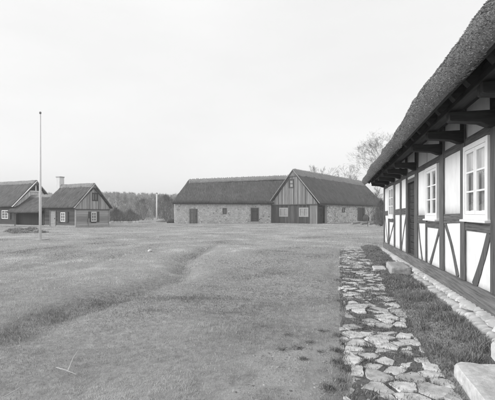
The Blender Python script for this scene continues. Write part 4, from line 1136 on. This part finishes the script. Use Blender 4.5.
def wedge(d0, d1, dens, mx=1.18, extra=1.0):
    """random points of the lawn, in front of the camera between two depths"""
    half = 247.5 / F * mx
    area = half * (d1 ** 2 - d0 ** 2); n = int(area * dens)
    dep = np.sqrt(RNG.uniform(d0 ** 2, d1 ** 2, n)); lat = RNG.uniform(-1, 1, n) * (half * dep + extra)
    return lat * CT - dep * ST, dep * CT + lat * ST
def lawn_ok(x, y):
    edge = .03 + .05 * np.sin(y * 2.1) + .03 * np.sin(y * 5.3)
    on_path = (x > edge + .02 + RNG.normal(0, .045, len(x))) & (y < 16.8)
    return ~on_path
def lawn():
    Xs = []; Ys = []; Hs = []; Ws = []; Ls = []; Vs = []
    for d0, d1, dens, h, w in ((2.2, 4.5, 11000, .029, .0032), (4.5, 7, 6000, .029, .004), (7, 11, 1900, .030, .0065), (11, 18, 700, .034, .011), (18, 30, 330, .032, .016), (30, 66, 80, .034, .030)):
        x, y = wedge(d0, d1, dens)
        k = lawn_ok(x, y); x, y = x[k], y[k]
        di = dirt_mask(x, y); dm = ditch_mask(x, y)
        cl = fbm(x * 2.2, y * 2.2, 3); cl2 = fbm(x * .5 + 7, y * .5, 3); cl3 = fbm(x * 7, y * 7, 2)
        keep = RNG.random(len(x)) < np.clip((1 - .85 * di) * (.55 + .9 * (cl - .3)), .03, 1)
        # no grass inside buildings or on the far wall feet
        x, y, di, dm, cl, cl2, cl3 = [q[keep] for q in (x, y, di, dm, cl, cl2, cl3)]
        n = len(x); tall = (.7 + .9 * sstep(.45, .75, cl)) * (1 + .25 * dm) * (1 + .6 * sstep(.66, .8, cl3))
        hh = h * tall * RNG.uniform(.6, 1.4, n); ln = np.clip(RNG.normal(.72, .2, n), .1, .97) * (1 - .25 * dm)
        v = .5 + (cl2 - .5) * 1.7 + (cl - .5) * .6 + RNG.normal(0, .15, n) - .68 * np.clip(dm, 0, 1)
        strip = sstep(-4.0, -3.2, x) * (1 - sstep(-.5, .3, x)) * (1 - sstep(15, 19, y)) * sstep(4.2, 6.0, y)
        v = v - .22 * strip; hh = hh * (1 - .2 * strip)
        v = np.where(RNG.random(n) < .04, 1.0, v)
        Xs.append(x); Ys.append(y); Hs.append(hh); Ws.append(np.full(n, w) * RNG.uniform(.7, 1.3, n)); Ls.append(ln); Vs.append(v)
    blades('lawn_grass', 'short worn winter grass covering the wide lawn', *map(np.concatenate, (Xs, Ys, Hs, Ws, Ls, Vs)), M['grass'])
    # verge between path and house, longer and darker
    n = 105000; y = 2.0 + 16.5 * RNG.random(n) ** 1.25; x = RNG.uniform(.90, 1.64, n)
    edge = .95 + .05 * np.sin(y * 2.1) + .03 * np.sin(y * 5.3)
    k = (x > edge - .05 + RNG.normal(0, .045, n)); x, y = x[k], y[k]
    k = ~(((x > 1.03) & (y < 4.05) & (y > 2.5)) | ((x > 1.39) & (y < 4.2)) | ((x > 1.22) & (y > 10.13) & (y < 11.27)) | ((x > .87) & (x < 1.21) & (y > 10.74) & (y < 11.42))); x, y = x[k], y[k]
    cl = fbm(x * 3.2, y * 3.2, 3); k = RNG.random(len(x)) < np.clip(.35 + 1.3 * (cl - .25), .05, 1); x, y, cl = x[k], y[k], cl[k]; n = len(x)
    hh = (.03 + .075 * sstep(.35, .7, cl) * sstep(.92, 1.2, x)) * RNG.uniform(.5, 1.35, n)
    blades('verge_grass', 'longer dark tufted grass between the cobbled path and the house', x, y, hh, np.where(y < 8, .006, .011) * RNG.uniform(.6, 1.3, n), np.clip(RNG.normal(.62, .22, n), .05, .97),
           .42 + (cl - .5) * .3 + RNG.normal(0, .26, n), M['verge'])
    # grass and moss between the cobbles
    n = 150000; y = 2.2 + 14.5 * RNG.random(n) ** 1.2; x = RNG.uniform(.0, .98, n); cl = fbm(x * 4, y * 4, 3)
    k = RNG.random(n) < np.clip((cl - .42) * 3.5, .12, 1); x, y = x[k], y[k]
    hit = np.zeros(len(x), bool)
    for q in COB:
        q = np.array(q); near = np.where((x > q[:, 0].min()) & (x < q[:, 0].max()) & (y > q[:, 1].min()) & (y < q[:, 1].max()))[0]
        if len(near) == 0: continue
        ins = np.ones(len(near), bool); m_ = len(q)
        for i_ in range(m_):
            a_, b_ = q[i_], q[(i_ + 1) % m_]; ins &= ((b_[0] - a_[0]) * (y[near] - a_[1]) - (b_[1] - a_[1]) * (x[near] - a_[0])) > .25 * .05 * RNG.random(len(near)) * math.hypot(b_[0] - a_[0], b_[1] - a_[1]) * 2
        hit[near] |= ins
    hit &= fbm(x * 3.1 + 9, y * 2.3, 3) < .60
    x, y = x[~hit], y[~hit]; n = len(x)
    blades('joint_grass', 'thin grass and moss in the joints of the cobbled path', x, y, RNG.uniform(.02, .058, n), np.where(y < 7, .005, .009) * RNG.uniform(.7, 1.3, n), RNG.uniform(.3, .9, n), RNG.normal(.35, .25, n), M['verge'])
    # scattered dark tufts: along the path edge, on the bare patch, before the cottages
    Xs = []; Ys = []; Hs = []; Vs = []; Ws = []
    C = [(gnd(px_, py_), r, h) for px_, py_, r, h in ((328, 388, .07, .06), (338, 362, .12, .06), (337, 350, .09, .06), (340, 335, .09, .06), (310, 344, .10, .03), (298, 350, .1, .03), (322, 331, .1, .03), (288, 335, .10, .03), (340, 380, .09, .05), (340, 300, .12, .05), (341, 280, .15, .05), (318, 352, .12, .025), (282, 352, .1, .025), (303, 362, .08, .025))]
    C += [(gnd(random.uniform(6, 46), random.uniform(228.5, 233), -.1), random.uniform(.3, .6), random.uniform(.2, .38)) for _ in range(22)]
    for (cx_, cy_), r, h in C:
        m_ = int(420 if r < .25 else 220); rr = np.abs(RNG.normal(0, .62, m_)) * r; a = RNG.random(m_) * 6.283; rr = rr * (.55 + 1.1 * vnoise(np.cos(a) * 1.6 + cx_ * 5, np.sin(a) * 1.6 + cy_ * 5))
        Xs.append(cx_ + rr * np.cos(a)); Ys.append(cy_ + rr * np.sin(a)); Hs.append(h * .75 * np.exp(-(rr / r) ** 2 * .5) * RNG.uniform(.4, 1.2, m_)); Vs.append(np.clip(RNG.normal(.45, .28, m_), 0, 1)); Ws.append(np.full(m_, .0045 if r < .2 and cy_ < 9 else .012 if cy_ < 20 else .03))
    X, Y, H_, V_, W_ = map(np.concatenate, (Xs, Ys, Hs, Vs, Ws))
    blades('grass_tufts', 'scattered darker grass tufts along the ditch and path edge', X, Y, H_, W_, RNG.uniform(.2, .8, len(X)), V_, M['verge'])
lawn()

def crumbs():
    n = 9000; x = RNG.normal(-.45, .55, n); y = RNG.normal(3.8, .8, n); k = (dirt_mask(x, y) > .25) & (x < .0) & (y > 2.3); x, y = x[k], y[k]; n = len(x)
    z = ground_z(x, y); r = RNG.uniform(.002, .006, n) * (1 + 2.2 * (RNG.random(n) < .06)); a = RNG.random(n) * 6.283
    P = []
    for dx, dy, dz in ((1, 0, 0), (0, 1, 0), (-1, 0, 0), (0, -1, 0), (0, 0, 1)):
        c_, s_ = np.cos(a), np.sin(a); P.append(np.stack([x + r * (dx * c_ - dy * s_) * RNG.uniform(.6, 1.4, n), y + r * (dx * s_ + dy * c_) * RNG.uniform(.6, 1.4, n), z + r * dz * RNG.uniform(.4, .9, n) - .0005], 1))
    V = np.stack(P, 1).reshape(-1, 3); i = np.arange(n)[:, None] * 5
    T = np.concatenate([i + [0, 1, 4], i + [1, 2, 4], i + [2, 3, 4], i + [3, 0, 4]], 1).reshape(-1, 3)
    o = obj('soil_crumbs', np_mesh('soil_crumbs', V, T, np.repeat(RNG.random(n), 5)), gmat('crumb', .28, .36, val=.5), kind='stuff'); tag(o, 'small crumbs of soil and gravel on the bare worn patch', 'gravel')
crumbs()

# ------------------------------------------------------------------ thin winter haze
hz = MB(); hz.box((-4100, -4100, -1.5), (4100, 4100, 26)); hm = bpy.data.materials.new('haze'); hm.use_nodes = True
hn = hm.node_tree.nodes; hn.remove(hn['Principled BSDF']); pv = hn.new('ShaderNodeVolumePrincipled')
pv.inputs['Color'].default_value = (.95, .95, .95, 1); pv.inputs['Density'].default_value = .0016
hm.node_tree.links.new(pv.outputs[0], hn['Material Output'].inputs['Volume'])
tag(hz.build('haze', hm, kind='stuff'), 'thin pale winter haze over the fields', 'haze')
